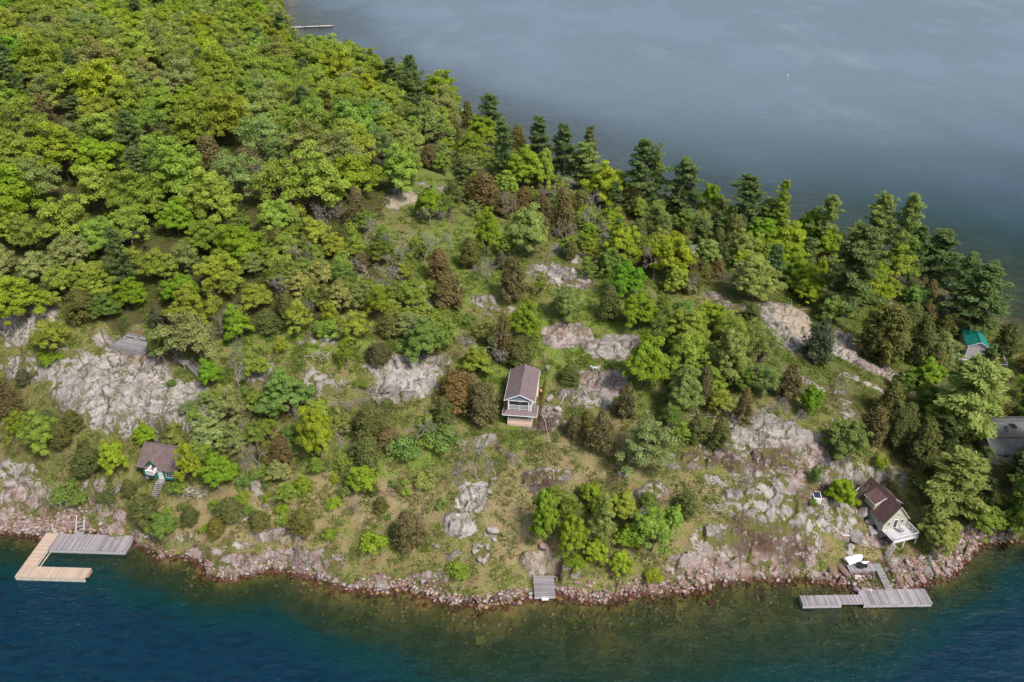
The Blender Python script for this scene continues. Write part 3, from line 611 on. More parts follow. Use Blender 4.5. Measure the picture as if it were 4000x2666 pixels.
def shrub(seed, n=1500, leaf=.15, spread=1.):
    """unit shrub: 3 m wide, 2 m tall"""
    rng = np.random.default_rng(seed); mb = MB(); C, N, Vv, Sh, S = [], [], [], [], []
    for i in range(16):
        a = rng.uniform(0, 6.28); R = 1.15*math.sqrt(rng.random())*spread; r = rng.uniform(.35, .62); p = np.array([math.cos(a)*R, math.sin(a)*R, rng.uniform(.5, 1.45)*(1-.3*R)])
        mb.tube([(0,0,-.3), (p[0]*.4, p[1]*.4, p[2]*.6), tuple(p)], [.035,.02,.008], 4)
        k = n//16; d = sph(rng, k); d[:, 2] = np.where(d[:, 2] < -.3, -d[:, 2], d[:, 2]); rr = r*rng.uniform(.6, 1.15, k)
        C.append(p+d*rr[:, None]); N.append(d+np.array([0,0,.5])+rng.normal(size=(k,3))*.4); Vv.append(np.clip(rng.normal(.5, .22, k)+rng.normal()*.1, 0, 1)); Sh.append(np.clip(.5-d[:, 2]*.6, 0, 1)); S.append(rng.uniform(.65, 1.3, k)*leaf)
    S = np.concatenate(S)
    return meshof(mb, 'stem', M['bark']), leafcloud(np.vstack(C), np.vstack(N), S*.62, S*.48, np.concatenate(Vv), np.concatenate(Sh), rng, 'foliage', M['leaf'])
LIB = {
 'm': [broadleaf(s, 2.1, 54, .29) for s in (1, 2, 3, 4, 5, 6)],
 'h': [broadleaf(s, 1.9, 46, .28, .25) for s in (14, 15, 16)],
 'e': [broadleaf(s, 2.1, 52, .28) for s in (11, 12, 13)],
 'o': [broadleaf(s, 1.6, 46, .27, .5) for s in (21, 22, 23, 24)],
 's': [broadleaf(s, 1.3, 40, .23, .8, 1.1) for s in (31, 32, 33)],
 'p': [pine(s) for s in (41, 42, 43, 44)],
 'c': [cedar(s, 1., c) for s, c in ((51, .3), (52, .8), (53, .5), (54, .15))],
 'b': [bare(s) for s in (61, 62, 63, 64)],
 'u': [shrub(s) for s in (71, 72, 73)],
}
UNIT = dict(m=(9.8, 10., 1.2), o=(9.6, 10., 1.2), s=(9.4, 10.4, 1.2), e=(9.8, 10., 1.2), h=(9.8, 10., 1.2), p=(7., 14., 2.4), c=(5., 6.2, .4), b=(5.6, 6.6, 1.4), u=(3., 2., .1))   # width, total height, crown base
KIND = dict(m='maple_tree', o='oak_tree', s='birch_tree', h='hardwood_tree', e='broadleaf_tree', p='pine_tree', c='cedar_tree', b='bare_tree', u='shrub')  # e and h: generic broadleaf fill trees of no known species
PAL = {  # crown albedo, colour words
 'V': ((0.225, 0.335, 0.03), 'vivid green'), 'L': ((0.29, 0.35, 0.035), 'lime yellow'), 'G': ((0.205, 0.275, 0.055), 'mid green'), 'K': ((0.30, 0.32, 0.115), 'pale khaki'),
 'O': ((0.25, 0.3, 0.042), 'olive green'), 'T': ((0.2, 0.275, 0.065), 'cool green'), 'N': ((0.14, 0.19, 0.068), 'dark green'), 'Q': ((0.26, 0.31, 0.09), 'light green'),
 'C': ((0.185, 0.145, 0.065), 'rusty brown'), 'J': ((0.16, 0.165, 0.052), 'brownish olive'), 'D': ((0.14, 0.14, 0.075), 'grey olive'), 'B': ((.3,.3,.3), 'ash grey'), 'A': ((0.285, 0.345, 0.058), 'fresh green')}
TREES = []
def put_tree(kind, col, gpos, w, hc, total=None, oy=None):
    W0, H0, B0 = UNIT[kind]; tr, cr = LIB[kind][RNG.integers(len(LIB[kind]))]
    sxy = w/W0; sz = hc/(H0-B0) if total is None else total/H0
    root = empty(KIND[kind], gpos, RNG.uniform(0, 6.28))
    a = bpy.data.objects.new(tr.name.split('.')[0], tr); b = bpy.data.objects.new(cr.name.split('.')[0], cr)
    for o in (a, b): COL.objects.link(o); o.parent = root; o.scale = (sxy, sxy*RNG.uniform(.92, 1.08), sz)
    base = np.array(PAL[col][0]); j = 1+RNG.normal()*.07; hue = RNG.normal()*.05
    c = base*j*np.array([1+hue*1.4, 1, 1-hue]); c = c*(.9+.2*fbm(np.array([gpos[0]/25.]), np.array([gpos[1]/25.]), 17, 2)[0]); b.color = (*np.clip(c, 0, 1), 1); a.color = b.color
    TREES.append(dict(o=root, kind=kind, col=col, p=np.array(gpos), w=w, h=sz*H0, scr=proj(gpos[0], gpos[1], gpos[2]+sz*H0*.6)))
    return root
def tree_at(ox, oy, w, h, kind, col=None):
    """crown centre (ox, oy) and size w, h in overview pixels"""
    w = w*1.15 if kind == 'p' else w; px, py = ox*1.7, oy*1.7; W0, H0, B0 = UNIT[kind]; g = G(px, py+h*.7); total = None
    for _ in range(4):
        _, _, s = proj(*g); gs = s/1.7; th = math.atan2(CAMH-g[2]-3, g[1]); Wm = w/gs
        Hc = math.sqrt(max((h/gs)**2-(Wm*math.sin(th))**2*(.8 if kind in 'pcb' else 1), (.45*Wm)**2))/math.cos(th)
        Hc = min(max(Hc, (.86 if kind not in 'pb' else 1.)*Wm if kind != 'u' else .45*Wm), 3.2*Wm)
        zc = Hc*(B0/(H0-B0)+.5); yy = py+zc*math.cos(th)*s
        g = G(px, yy); k = 0
        while sd(g[0], g[1]) < .8 and k < 60 and (py < 1500): yy += 6; g = G(px, yy); k += 1
    if k > 0:
        _, ty, _ = proj(*g); want = (py-h*.85*.5*1.7); z = g[2]+1
        while proj(g[0], g[1], z)[1] > want and z < g[2]+24: z += .2
        total = max(z-g[2], 3.)
    return put_tree(kind, col or dict(m='G', o='K', s='G', p='N', c='C', b='B', u='G')[kind], g - np.array([0, 0, .1]), Wm, Hc, total)
# ------------------------------------------------------------------ trees seen one by one (crown centre, width, height in overview pixels, kind, colour)
TL = '''
122 215 90 80 o K|57 235 48 60 m V|182 255 50 60 p N|70 85 75 36 o K|100 130 80 45 m O|196 147 105 62 m O|315 115 115 62 m A|240 100 80 40 m L|357 178 66 42 o K|600 150 72 45 o K|525 160 110 62 m O|535 255 68 95 m V|441 225 60 66 m V|370 235 100 66 m O|612 215 78 95 o K|707 255 50 100 p N|760 265 56 105 p J|795 195 80 56 o K
490 357 70 90 c C|574 378 82 76 c C|520 400 60 50 c C|697 385 48 56 c C|780 425 45 58 c C|385 380 82 90 m G|245 360 112 70 m V|175 315 86 70 o K|640 350 60 70 s Q|300 300 80 60 m G|450 300 70 60 m V|650 290 80 60 m A|440 160 80 50 m A|700 170 70 50 m O|290 200 70 70 m A|25 300 60 70 m O|40 390 90 70 m A|110 290 70 66 m A|30 180 70 50 m O
835 190 70 56 o K|860 215 60 50 m O|790 235 60 50 m A|830 270 80 76 m V|880 330 80 100 s Q|875 220 60 60 m L|925 270 60 70 s Q|905 185 52 90 p N|875 160 26 44 c J|957 198 36 62 p N|980 265 72 76 p N|1010 250 40 52 m A|1040 300 50 60 c J|1075 252 36 44 c J|1127 250 62 78 p N|1105 300 80 48 m L|1080 335 80 60 o O|1155 340 50 120 p N|1200 385 98 96 m L|1235 325 54 96 p N|1190 305 50 40 c J|1290 345 60 110 p N|1350 318 40 60 p J|1345 375 76 90 p Q|1390 420 100 84 m L|1470 395 90 130 p N|1500 370 36 60 p O|1562 415 76 120 p N|1510 500 86 76 o Q|1630 440 60 46 m L|1640 480 84 76 o K|1704 468 76 116 p N|1756 490 76 76 p Q|1781 442 42 60 p O|1845 500 60 60 m O|1880 486 52 86 p Q|1950 520 40 50 o K
930 345 50 60 m A|985 358 48 52 c C|1020 345 56 58 s Q|932 395 58 48 c D|1250 390 60 90 m A|1310 470 40 50 c J|1450 455 60 60 c J
1110 435 88 78 c C|1165 470 60 56 c C|1205 465 70 70 c C|1240 480 60 64 c C|1290 490 62 104 c C|1345 495 62 90 b B|1335 465 60 60 c J|985 463 66 76 m V|1075 375 70 50 s Q|1040 440 50 44 c J|1030 470 50 60 s T
1119 525 64 108 m L|1160 560 40 50 m G|1215 530 100 108 m Q|825 480 55 86 c C|920 545 50 78 b B|880 560 50 50 c J|975 562 66 86 b B|1010 610 68 74 c C|1080 582 56 68 c J|850 610 60 56 b B|830 600 50 40 c C|1125 605 36 66 b B|1178 640 66 98 c C|1031 667 74 78 c C|1150 600 40 40 c D|870 690 66 92 s L|790 625 70 56 s G|770 560 60 56 m A|730 530 70 56 m A|800 660 50 60 s G|720 680 44 80 s G|895 745 60 60 c J|1000 756 60 36 u O|975 784 100 56 m T|1070 724 50 34 u T|1010 720 44 30 u A|930 790 56 40 u T
1206 735 74 92 m L|1108 775 84 84 b K|1112 760 70 66 s K|1100 832 72 58 m A|1157 777 46 106 c C|1190 806 66 72 c J|1304 695 84 84 o Q|1398 693 56 76 c J|1240 650 36 60 s A|1055 893 104 78 c C|1108 925 82 94 c C|1022 948 56 72 c J|1010 1000 100 52 u T|925 1030 90 50 u T|980 1015 60 44 u A|961 966 52 84 b B|851 975 90 70 c J|845 1035 76 66 c J|895 1010 60 50 c C|795 905 66 48 b B|870 815 56 38 c D|1034 833 44 38 b B|830 880 40 30 u G
1311 861 56 46 c J|1475 833 98 120 m L|1437 917 52 74 c C|1318 980 46 50 c C|1381 990 72 92 c C|1350 960 40 40 c J|1468 1010 130 130 o K|1528 728 50 70 s G|1440 640 84 84 m V|1468 707 84 86 m V|1400 600 60 60 m G|1425 560 86 100 m L|1355 610 50 50 s G|1470 560 50 60 s G|1400 510 70 60 m L|1540 580 104 110 m L|1600 515 64 86 s Q|1680 530 56 76 c J|1623 580 66 70 m Q|1550 640 60 60 m A|1750 530 76 40 m V|1810 560 104 56 m L|1697 570 76 76 m Q|1725 636 112 100 m Q|1826 625 76 70 m L|1900 545 66 56 m L|1570 500 60 56 o G
1990 490 72 106 p Q|2047 500 60 124 p Q|2082 560 58 96 p N|2127 580 94 118 p N|1845 580 46 66 p N|1880 620 40 60 m L|1938 610 116 170 p N|1916 710 76 66 m T|1995 636 56 80 m L|2050 608 80 84 o O|2103 678 66 56 m T|2148 692 44 56 b B|2150 700 40 46 c D|2194 624 66 100 p N|2229 678 116 144 p N
2019 762 112 126 c J|1875 783 72 96 c D|2100 780 68 106 c J|2140 820 60 70 c J|2166 748 56 50 c J|2158 800 80 80 o K|2306 776 66 70 c J|2340 830 60 90 s C|2196 905 138 160 p Q|2124 856 76 66 m L|2036 920 80 86 c J|2345 885 60 70 s L|2140 960 80 80 m G|2225 990 40 60 m O
1581 748 96 76 m A|1634 727 74 56 m L|1680 755 84 84 s A|1592 807 104 96 o A|1669 815 98 116 m Q|1739 797 94 110 s Q|1564 902 76 104 m Q|1746 870 76 84 s Q|1620 870 80 70 m A|1700 860 60 60 m G|1650 920 60 60 s A|1809 877 56 76 c C|1704 930 54 76 c C|1613 885 36 86 c C|1589 646 56 46 c J|1575 702 66 36 u G|1725 716 50 36 c J|1790 920 40 30 b B|1500 760 60 90 s G|1520 690 40 60 s G|1540 950 70 60 s G
1858 917 52 70 m V|1935 1012 100 104 m Q|1998 977 70 86 c C|2054 982 52 86 c J|2106 1022 90 106 c J|2080 955 56 60 c J|2020 1060 40 40 u L|2170 1110 130 140 p Q|2152 1225 90 86 m Q|2253 1187 90 84 o A|2322 1145 90 140 p G|2330 1180 60 60 m G|1927 1132 70 56 m V|1958 1150 36 30 u L|1650 1000 60 70 c J|1600 985 60 60 c J|1690 1106 56 66 b B|1960 1106 36 46 b B|1578 1155 56 56 c J|1560 990 50 50 s A|1868 1096 30 50 u T|1865 1165 26 20 u T|1790 950 50 34 b B|1740 975 60 40 b B|1920 880 40 44 b B
1250 1192 66 110 m L|1311 1229 70 98 m L|1360 1131 56 56 m L|1380 1195 44 110 p Q|1430 1160 80 70 m A|1493 1215 100 106 m A|1424 1290 60 46 m L|1275 1140 60 54 o G|1325 1290 60 36 u L|1370 1260 60 60 m L|1540 1190 50 60 m A|1440 1230 60 60 m L|1490 1150 56 50 s G|1455 1185 40 60 b B
940 1218 84 84 c C|860 1246 74 44 u L|877 1160 34 36 c J|838 1099 72 62 m L|978 1100 62 46 u Q|1097 1035 84 98 b K|1015 1155 34 22 u T|770 1155 44 34 u L|665 1130 60 56 s A|704 1115 46 50 s L|730 1070 44 50 s A|1050 1310 60 24 u O|1500 1330 50 20 u L
338 1165 76 40 c J|383 1205 64 52 m G|345 1210 36 36 u A|440 1185 50 34 c J|530 1170 60 40 c J|600 1200 50 44 c J|700 1205 70 52 c J|650 1170 40 34 u L|560 1140 40 30 u O|500 1210 50 40 c J|760 1230 40 30 u O|300 1120 44 40 c J|250 1140 56 40 u J
175 575 106 82 o K|20 600 76 84 o K|100 615 90 64 o K|225 640 98 78 m A|297 592 54 120 p N|380 605 94 84 o A|420 665 86 72 m V|305 668 76 56 m V|560 560 112 76 m V|520 615 104 66 m O|595 680 76 72 o A|556 737 62 78 m V|665 620 100 96 s G|686 728 62 74 o A|767 720 44 68 s L|620 737 58 56 c J|372 730 50 64 c D|372 790 50 76 m T|460 770 140 118 o K|490 855 56 62 m V|135 775 82 66 o A|120 825 60 26 u V|195 700 84 58 c J|255 700 70 50 m G|25 915 70 86 c C|46 978 56 66 s L|110 995 80 90 m A|172 965 56 40 c J|405 945 72 86 o Q|330 980 56 56 m V|277 1048 60 88 m L|210 1058 78 64 c J|525 930 76 90 o K|480 985 84 74 o K|545 1015 64 66 o K|660 895 118 90 m T|620 930 56 60 m G|738 995 84 120 m L|652 1035 54 60 c C|602 1040 44 84 b B|548 835 56 84 b B|650 790 34 46 s L|795 810 42 70 s L|447 1066 60 92 m L|505 1082 84 50 m V|605 1085 60 40 u G|165 1135 90 62 u T|60 870 40 30 c D|150 1000 50 60 c J|395 880 30 26 u G|420 1120 50 34 s A
-60 600 120 90 m A|-70 760 100 90 o K|-60 950 100 110 c J|2430 1000 120 200 p N|2440 1250 110 110 m Q|2420 820 100 120 c J|2400 1100 90 120 p G
560 350 50 56 b B|600 392 54 56 b B|420 470 44 60 b B|700 560 56 70 b B|760 500 50 60 b B|640 645 56 70 b B|900 600 56 70 b B|990 480 44 56 b B|1180 470 44 56 b B|1300 525 44 60 b B|700 705 50 60 b B|480 1010 50 56 b B|560 965 50 64 b B|700 955 52 60 b B|785 985 54 60 b B|870 905 56 56 b B|935 905 50 50 b B|615 865 50 60 b B|1100 605 44 60 b B|1600 645 44 56 b B|1500 605 44 60 b B|1560 965 50 50 b B|1660 965 50 50 b B|1815 955 46 50 b B|345 885 36 44 b B|820 1150 50 46 b B|1140 1070 44 44 b B|1010 560 50 60 b B|840 520 50 60 b B'''
for ln in TL.strip().replace('\n', '|').split('|'):
    a = ln.split()
    if len(a) < 6: continue
    tree_at(float(a[0]), float(a[1]), float(a[2]), float(a[3]), a[4], a[5])
# dense forest: a jittered stand wherever the polygon is still open
FILL = arr([(-200,-45),(560,-45),(668,-45),(662,40),(700,100),(800,126),(910,160),(1060,255),(960,390),(900,400),(780,430),(760,560),(740,640),(640,700),(420,730),(330,715),(150,672),(-200,660)])
occ = [(t['p'][0], t['p'][1], t['w']) for t in TREES]
sp = 7.2; cand = []
for j in range(int(560/sp)):
    for i in range(int(560/sp)):
        x = -480+sp*(i+.5*(j % 2))+RNG.uniform(-.36, .36)*sp; y = 125+sp*j*.9+RNG.uniform(-.36, .36)*sp
        cand.append((x, y))
cand = np.array(cand); zc = hb(cand[:,0], cand[:,1]); s_ = sd(cand[:,0], cand[:,1]); px, py, ss = proj(cand[:,0], cand[:,1], zc+7)
ok = inpoly(px/1.7, py/1.7, FILL) & (s_ > 3) & (px > -330)
OPEN = [(560, 100, 40)]
nfill = 0
for x, y, z, s1, ox, oy in sorted(zip(cand[ok,0], cand[ok,1], zc[ok], s_[ok], px[ok]/1.7, py[ok]/1.7), key=lambda q: q[1]):
    w = (RNG.uniform(9.5, 14)*(1.25 if oy < 260 else 1.1)) if oy < 470 else RNG.uniform(7.5, 11)
    if oy < 230 and s1 < .55*w+1: continue
    if any(math.hypot(x-a, y-b) < .31*(w+c) for a, b, c in occ): continue
    if abs(ox-562) < 34 and 26 < oy < 66 or (abs(ox-1064) < 15 and 225 < oy < 300) or (648 < ox < 790 and 30 < oy < 118): continue
    q = RNG.random(); tone = fbm(np.array([x/38.]), np.array([y/38.]), 91, 2)[0]
    if q < .05: k, c = 'p', 'N'
    elif q < .09: k, c = 'c', RNG.choice(['C', 'J'])
    elif q < .21 + .09*(tone > .55): k, c = 'o', RNG.choice(['K', 'Q', 'A'])
    elif q < .32: k, c = 's', RNG.choice(['Q', 'A'])
    else: k, c = RNG.choice(['h', 'e', 'h', 'e', 'm']), RNG.choice(['V', 'O', 'A', 'G', 'A', 'O'] if tone < .5 else ['A', 'L', 'A', 'Q', 'O'])
    if k == 'p': w *= .6
    if k == 'c': w *= .55
    hc = w*RNG.uniform(.85, 1.1)*(1.7 if k == 'p' else 1)
    put_tree(k, c, (x, y, hpt(x, y)-.1), w, hc); occ.append((x, y, w)); nfill += 1
CLEAR = [(365,1075,46),(290,800,46),(435,860,26),(1200,930,60),(370,1130,26),(245,1160,24),(1066,268,22),(562,45,34),(2240,800,40),(2322,1005,58)]
# right-hand ridge and slopes: understorey between the named crowns
F2 = arr([(960,200),(1060,240),(1240,310),(1520,410),(1760,490),(1960,560),(2100,600),(2200,720),(2280,760),(2100,800),(1960,700),(1640,650),(1520,600),(1340,560),(1280,500),(1060,420),(940,350)])
F3 = arr([(1540,700),(1780,760),(1790,860),(1900,1000),(1740,960),(1560,980),(1510,860)])
F4 = arr([(2060,860),(2300,840),(2500,800),(2500,1240),(2200,1240),(2090,1080),(2010,960)])
F5 = arr([(470,560),(760,430),(900,560),(1010,560),(1040,780),(900,800),(760,775),(640,785),(480,760)])
F6 = arr([(430,900),(600,830),(700,930),(850,950),(1000,960),(960,1050),(900,1060),(620,1120),(380,1120),(430,980)])
F8 = arr([(560,1090),(980,1080),(980,1200),(760,1250),(400,1230),(330,1130)])
F9 = arr([(1220,1120),(1560,1120),(1560,1300),(1300,1330),(1230,1240)])
F10 = arr([(60,560),(480,560),(480,730),(330,740),(120,700)])
F11 = arr([(1060,390),(1330,420),(1530,500),(1520,640),(1420,640),(1240,560),(1040,500)])
F7 = arr([(-60,880),(250,970),(250,1090),(-60,1050)])
for poly, kinds, spc, wr, pr in ((F2, [('e','A'),('c','J'),('p','N'),('c','C'),('o','Q'),('h','L'),('b','B')], 6., (5,7), .75), (F3, [('e','A'),('s','Q'),('c','C'),('h','Q'),('h','A')], 5., (4.5,6.5), .8), (F4, [('c','J'),('m','G'),('p','N'),('m','O')], 5.5, (4.5,7), .8), (F5, [('s','A'),('c','J'),('o','A'),('h','A'),('s','Q'),('b','B'),('o','K'),('u','A'),('h','G')], 3.6, (4.2,7.2), .85), (F6, [('u','T'),('c','J'),('u','A'),('s','A'),('h','T'),('h','A'),('o','K'),('b','B'),('s','Q')], 2.9, (3.,5.8), .85), (F8, [('u','A'),('c','J'),('u','L'),('u','O'),('u','Q'),('b','B'),('u','T')], 2.7, (1.6,3.6), .8), (F9, [('m','L'),('m','L'),('s','A'),('o','A')], 4., (4,5.5), .8), (F10, [('h','A'),('o','K'),('e','V'),('e','O')], 7, (7,9), .8), (F11, [('c','C'),('c','J'),('m','A'),('s','Q')], 5.5, (4,6), .5), (F7, [('c','J'),('u','A'),('m','A'),('u','J')], 4.2, (3,4.5), .7)):
    lo = poly.min(0); hi = poly.max(0); a = G(lo[0]*1.7, hi[1]*1.7); b = G(hi[0]*1.7, lo[1]*1.7); c_ = G(lo[0]*1.7, lo[1]*1.7); d_ = G(hi[0]*1.7, hi[1]*1.7)
    for x in np.arange(min(a[0], c_[0]), max(b[0], d_[0]), spc):
        for y in np.arange(a[1], b[1], spc):
            if RNG.random() > pr: continue
            xx = x+RNG.uniform(-.4, .4)*spc; yy = y+RNG.uniform(-.4, .4)*spc; zz = hpt(xx, yy); qx, qy, _ = proj(xx, yy, zz+2)
            if not inpoly(np.array([qx/1.7]), np.array([qy/1.7]), poly)[0] or sd(xx, yy) < 2: continue
            w = RNG.uniform(*wr)
            if any(math.hypot(xx-p, yy-q) < (.22 if poly is F5 or poly is F6 or poly is F8 else .31)*(w+r) for p, q, r in occ): continue
            if any(math.hypot(qx/1.7-a_, qy/1.7-b_) < r_ for a_, b_, r_ in CLEAR): continue
            k, c = kinds[RNG.integers(len(kinds))]
            if k in 'pcu': w *= .8
            put_tree(k, c, (xx, yy, zz-.1), w, w*RNG.uniform(.85, 1.05)*(1.6 if k == 'p' else 1.2 if k == 'c' else 1)); occ.append((xx, yy, w))
# trees down to the far waterline
fs = P(arr(FAR_)[:,0], arr(FAR_)[:,1], 0)[:, :2]
for i in range(4, len(fs)-2):
    a, b = fs[i], fs[i+1]; L = math.hypot(*(b-a)); n_ = max(1, int(L/5.5))
    for k in range(n_):
        for off in (2.6, 8.5):
            q = a+(b-a)*(k+RNG.random())/n_; dn = np.array([-(b-a)[1], (b-a)[0]])/L; q = q+dn*(off+RNG.uniform(-1, 2))
            if sd(*q) < 0: q = q-2*dn*(off)
            if sd(*q) < 1 or sd(*q) > 14: continue
            ox, oy, _ = proj(q[0], q[1], 3); ox /= 1.7; oy /= 1.7
            if ox > 2230 and oy > 700: continue
            if abs(ox-1085) < 26 and oy < 330 or (abs(ox-2125) < 26 and 600 < oy < 700) or (640 < ox < 790 and 34 < oy < 104): continue
            w = RNG.uniform(6, 9.5) if oy > 120 else RNG.uniform(4, 6)
            if any(math.hypot(q[0]-p_, q[1]-r_) < .33*(w+c_) for p_, r_, c_ in occ): continue
            kk, c = [('h','A'),('e','G'),('c','J'),('o','Q'),('e','L'),('s','Q'),('p','N')][RNG.integers(7)]
            put_tree(kk, c, (q[0], q[1], hpt(*q)-.1), w*(.7 if kk in 'pc' else 1), w*(1. if kk not in 'pc' else 1.2)); occ.append((q[0], q[1], w))
print("FS", sum(1 for o in occ)); print("TREES", len(TREES), {k: sum(t['kind'] == k for t in TREES) for k in UNIT}, 'fill', nfill)
# ------------------------------------------------------------------ buildings
def window(parent, x, y, z, w, h, face='y', fr=.07, mull=1, out=-1, tr=0, m='white'):
    """flat window on a wall; face 'y' looks along y, 'x' along x; out is the outward sign"""
    f = MB(); g = MB(); o = .05*out
    def bx(mb, u0, u1, z0, z1, d0, d1):
        a, b = sorted((d0, d1))
        if face == 'y': mb.box(x+u0, x+u1, y+a, y+b, z0, z1)
        else: mb.box(x+a, x+b, y+u0, y+u1, z0, z1)
    bx(f, -w/2-fr, w/2+fr, z+h, z+h+fr, 0, o); bx(f, -w/2-fr, w/2+fr, z-fr, z, 0, o*1.5)
    bx(f, -w/2-fr, -w/2, z, z+h, 0, o); bx(f, w/2, w/2+fr, z, z+h, 0, o)
    for i in range(mull): u = -w/2+w*(i+1)/(mull+1); bx(f, u-.02, u+.02, z, z+h, .01*out, o*.8)
    for i in range(tr): q = z+h*(i+1)/(tr+1); bx(f, -w/2, w/2, q-.025, q+.025, .015*out, o*.7)
    bx(g, -w/2, w/2, z, z+h, .003*out, .02*out)
    fo = f.build('window', M[m], parent); g.build('pane', M['glass'], fo); return fo
def railing(parent, a, b, h=.95, n=None, name='railing', m='white', post=.08, bal=.16, crossx=False):
    a = Vector(a); b = Vector(b); L = (b-a).length; up = Vector((0, 0, 1)); mb = MB()
    mb.bar(a+up*h, b+up*h, .09, .06); mb.bar(a+up*.12, b+up*.12, .05, .05)
    n = n or max(1, round(L/1.6))
    for i in range(n+1): q = a+(b-a)*i/n; mb.bar(q, q+up*(h+.03), post)
    if bal:
        k = int(L/bal)
        for i in range(1, k): q = a+(b-a)*i/k; mb.bar(q+up*.12, q+up*h, .03)
    else: mb.bar(a+up*h*.55, b+up*h*.55, .05, .04)
    return mb.build(name, M[m], parent)

# mauve-roofed cottage in the middle
def mauve_cottage():
    R = math.radians
    r = empty('cottage', (-.85, 117.7, 13), R(-6.8), 'narrow two storey cottage with mauve metal gable roof, white balcony and peach base', 'cottage')
    W, L = 4.55, 9.4
    b = MB(); b.box(-.03, W+.03, -.03, L+.03, -1.6, .62); b.build('foundation', M['peach_stone'], r)
    b = MB(); b.box(0, W, 0, .14, .62, 1.62); b.box(0, .14, .14, 1.7, .62, 1.62); b.box(W-.14, W, .14, 1.7, .62, 1.62)
    b.box(0, W, 1.7, L, .62, 5.85); b.extr([(0,1.7,5.85),(W,1.7,5.85),(W/2,1.7,7.25)], (0, L-1.7, 0)); b.build('wall', M['peach'], r)
    b = MB(); b.box(.14, W-.14, .14, 1.7, .64, .7); b.build('porch_floor', M['greywood'], r)
    b = MB(); b.box(.12, W-.12, 1.62, 1.69, 3.72, 5.85); b.build('balcony_wall', M['screen'], r)
    b = MB(); b.box(.05, W-.05, .08, 1.68, 3.55, 3.70); b.build('balcony_floor', M['greywood'], r)
    b = MB(); b.box(1.95, 2.5, 1.56, 1.61, 3.75, 5.7); d = b.build('door', M['tan'], r); b = MB(); b.box(2.4, 2.44, 1.52, 1.555, 4.6, 4.7); b.build('handle', M['black'], d)
    for x in (1.05, 3.45): window(r, x, 1.6, 4.55, 1.35, .95, 'y', .08, 2)
    b = MB(); b.box(.3, W-.5, .06, .10, 1.64, 2.85); b.build('porch_screen', M['screen'], r)
    for x in (.22, W-.6, W-.22): MB().box(x-.09, x+.09, -.06, .12, 1.62, 2.95).build('porch_post', M['white'], r)
    for x in (.22, W-.6, W-.16): MB().box(x-.1, x+.1, -.1, .1, 3.6, 5.9).build('balcony_post', M['white'], r)
    b = MB(); b.box(-.06, W+.06, -.10, .13, 2.86, 3.02); b.box(-.02, W+.02, -.14, .1, 5.68, 5.86); b.build('header_beam', M['white'], r)
    b = MB(); b.box(-.04, W+.04, -.05, .0, 1.55, 1.66); b.build('sill', M['white'], r)
    railing(r, (.22, -.02, 3.72), (W-.25, -.02, 3.72), .98, 2, bal=.13); railing(r, (W-.12, .1, 3.72), (W-.12, 1.55, 3.72), .98, 1)
    b = MB(); z0, z1 = 2.98, 3.68
    b.slab([(-.85,-.85,z0),(W+.95,-.85,z0),(W+.02,.0,z1),(-.02,.0,z1)], .08); b.slab([(-.85,-.85,z0),(-.02,.0,z1),(-.02,3.1,z1),(-.85,3.1,z0)], .08); b.slab([(W+.95,-.85,z0),(W+.95,2.6,z0),(W+.02,2.6,z1),(W+.02,.0,z1)], .08)
    b.build('skirt_roof', M['mauve_roof'], r)
    b = MB(); b.bar((-.87,-.88,z0-.05), (W+.97,-.88,z0-.05), .06, .12); b.bar((-.88,-.85,z0-.05), (-.88,3.1,z0-.05), .06, .12); b.bar((W+.98,-.85,z0-.05), (W+.98,2.6,z0-.05), .06, .12); b.build('skirt_fascia', M['white'], r)
    b = MB(); zr, ze = 7.35, 5.92; y0, y1 = -.35, L+.45
    b.slab([(-.55,y0,ze),(W/2,y0,zr),(W/2,y1,zr),(-.55,y1,ze)], .09); b.slab([(W+.55,y0,ze),(W+.55,y1,ze),(W/2,y1,zr),(W/2,y0,zr)], .09)
    rf = b.build('roof', M['mauve_roof'], r)
    MB().bar((W/2, y0, zr+.03), (W/2, y1, zr+.03), .22, .06).build('ridge_cap', M['mauve_roof'], rf)
    MB().tube([(W/2-.15, L*.78, zr-.1), (W/2-.15, L*.78, zr+.55)], .07, 6).build('vent_pipe', M['black'], rf)
    b = MB(); b.bar((-.6, y0-.04, ze-.06), (W/2, y0-.04, zr-.06), .06, .16); b.bar((W/2, y0-.04, zr-.06), (W+.6, y0-.04, ze-.06), .06, .16); b.bar((-.58, y0, ze-.08), (-.58, y1, ze-.08), .05, .12); b.bar((W+.58, y0, ze-.08), (W+.58, y1, ze-.08), .05, .12); b.build('fascia', M['white'], r)
    MB().extr([(.2,-.12,5.86),(W-.2,-.12,5.86),(W/2,-.12,7.15)], (0, .1, 0)).build('gable_panel', M['slate'], r)
    # rear wing
    b = MB(); b.box(2.4, 4.9, L, L+1.6, -.8, 5.0); b.extr([(2.4,L,5.0),(4.9,L,5.0),(3.65,L,5.9)], (0, 1.6, 0)); b.build('wing_wall', M['peach'], r)
    b = MB(); b.slab([(2.1,L,5.0),(3.65,L,6.05),(3.65,L+1.9,6.05),(2.1,L+1.9,5.0)], .08); b.slab([(5.2,L-.6,5.0),(5.2,L+1.9,5.0),(3.65,L+1.9,6.05),(3.65,L-.6,6.05)], .08); b.build('wing_roof', M['mauve_roof'], r)
    window(r, W, 4.2, 1.7, .9, 1.0, 'x', out=1); window(r, W, 7., 4.2, .9, .9, 'x', out=1)
    MB().box(W+.02, W+.5, 3.6, 3.75, 1.9, 2.0).build('downpipe', M['white'], r)
mauve_cottage()

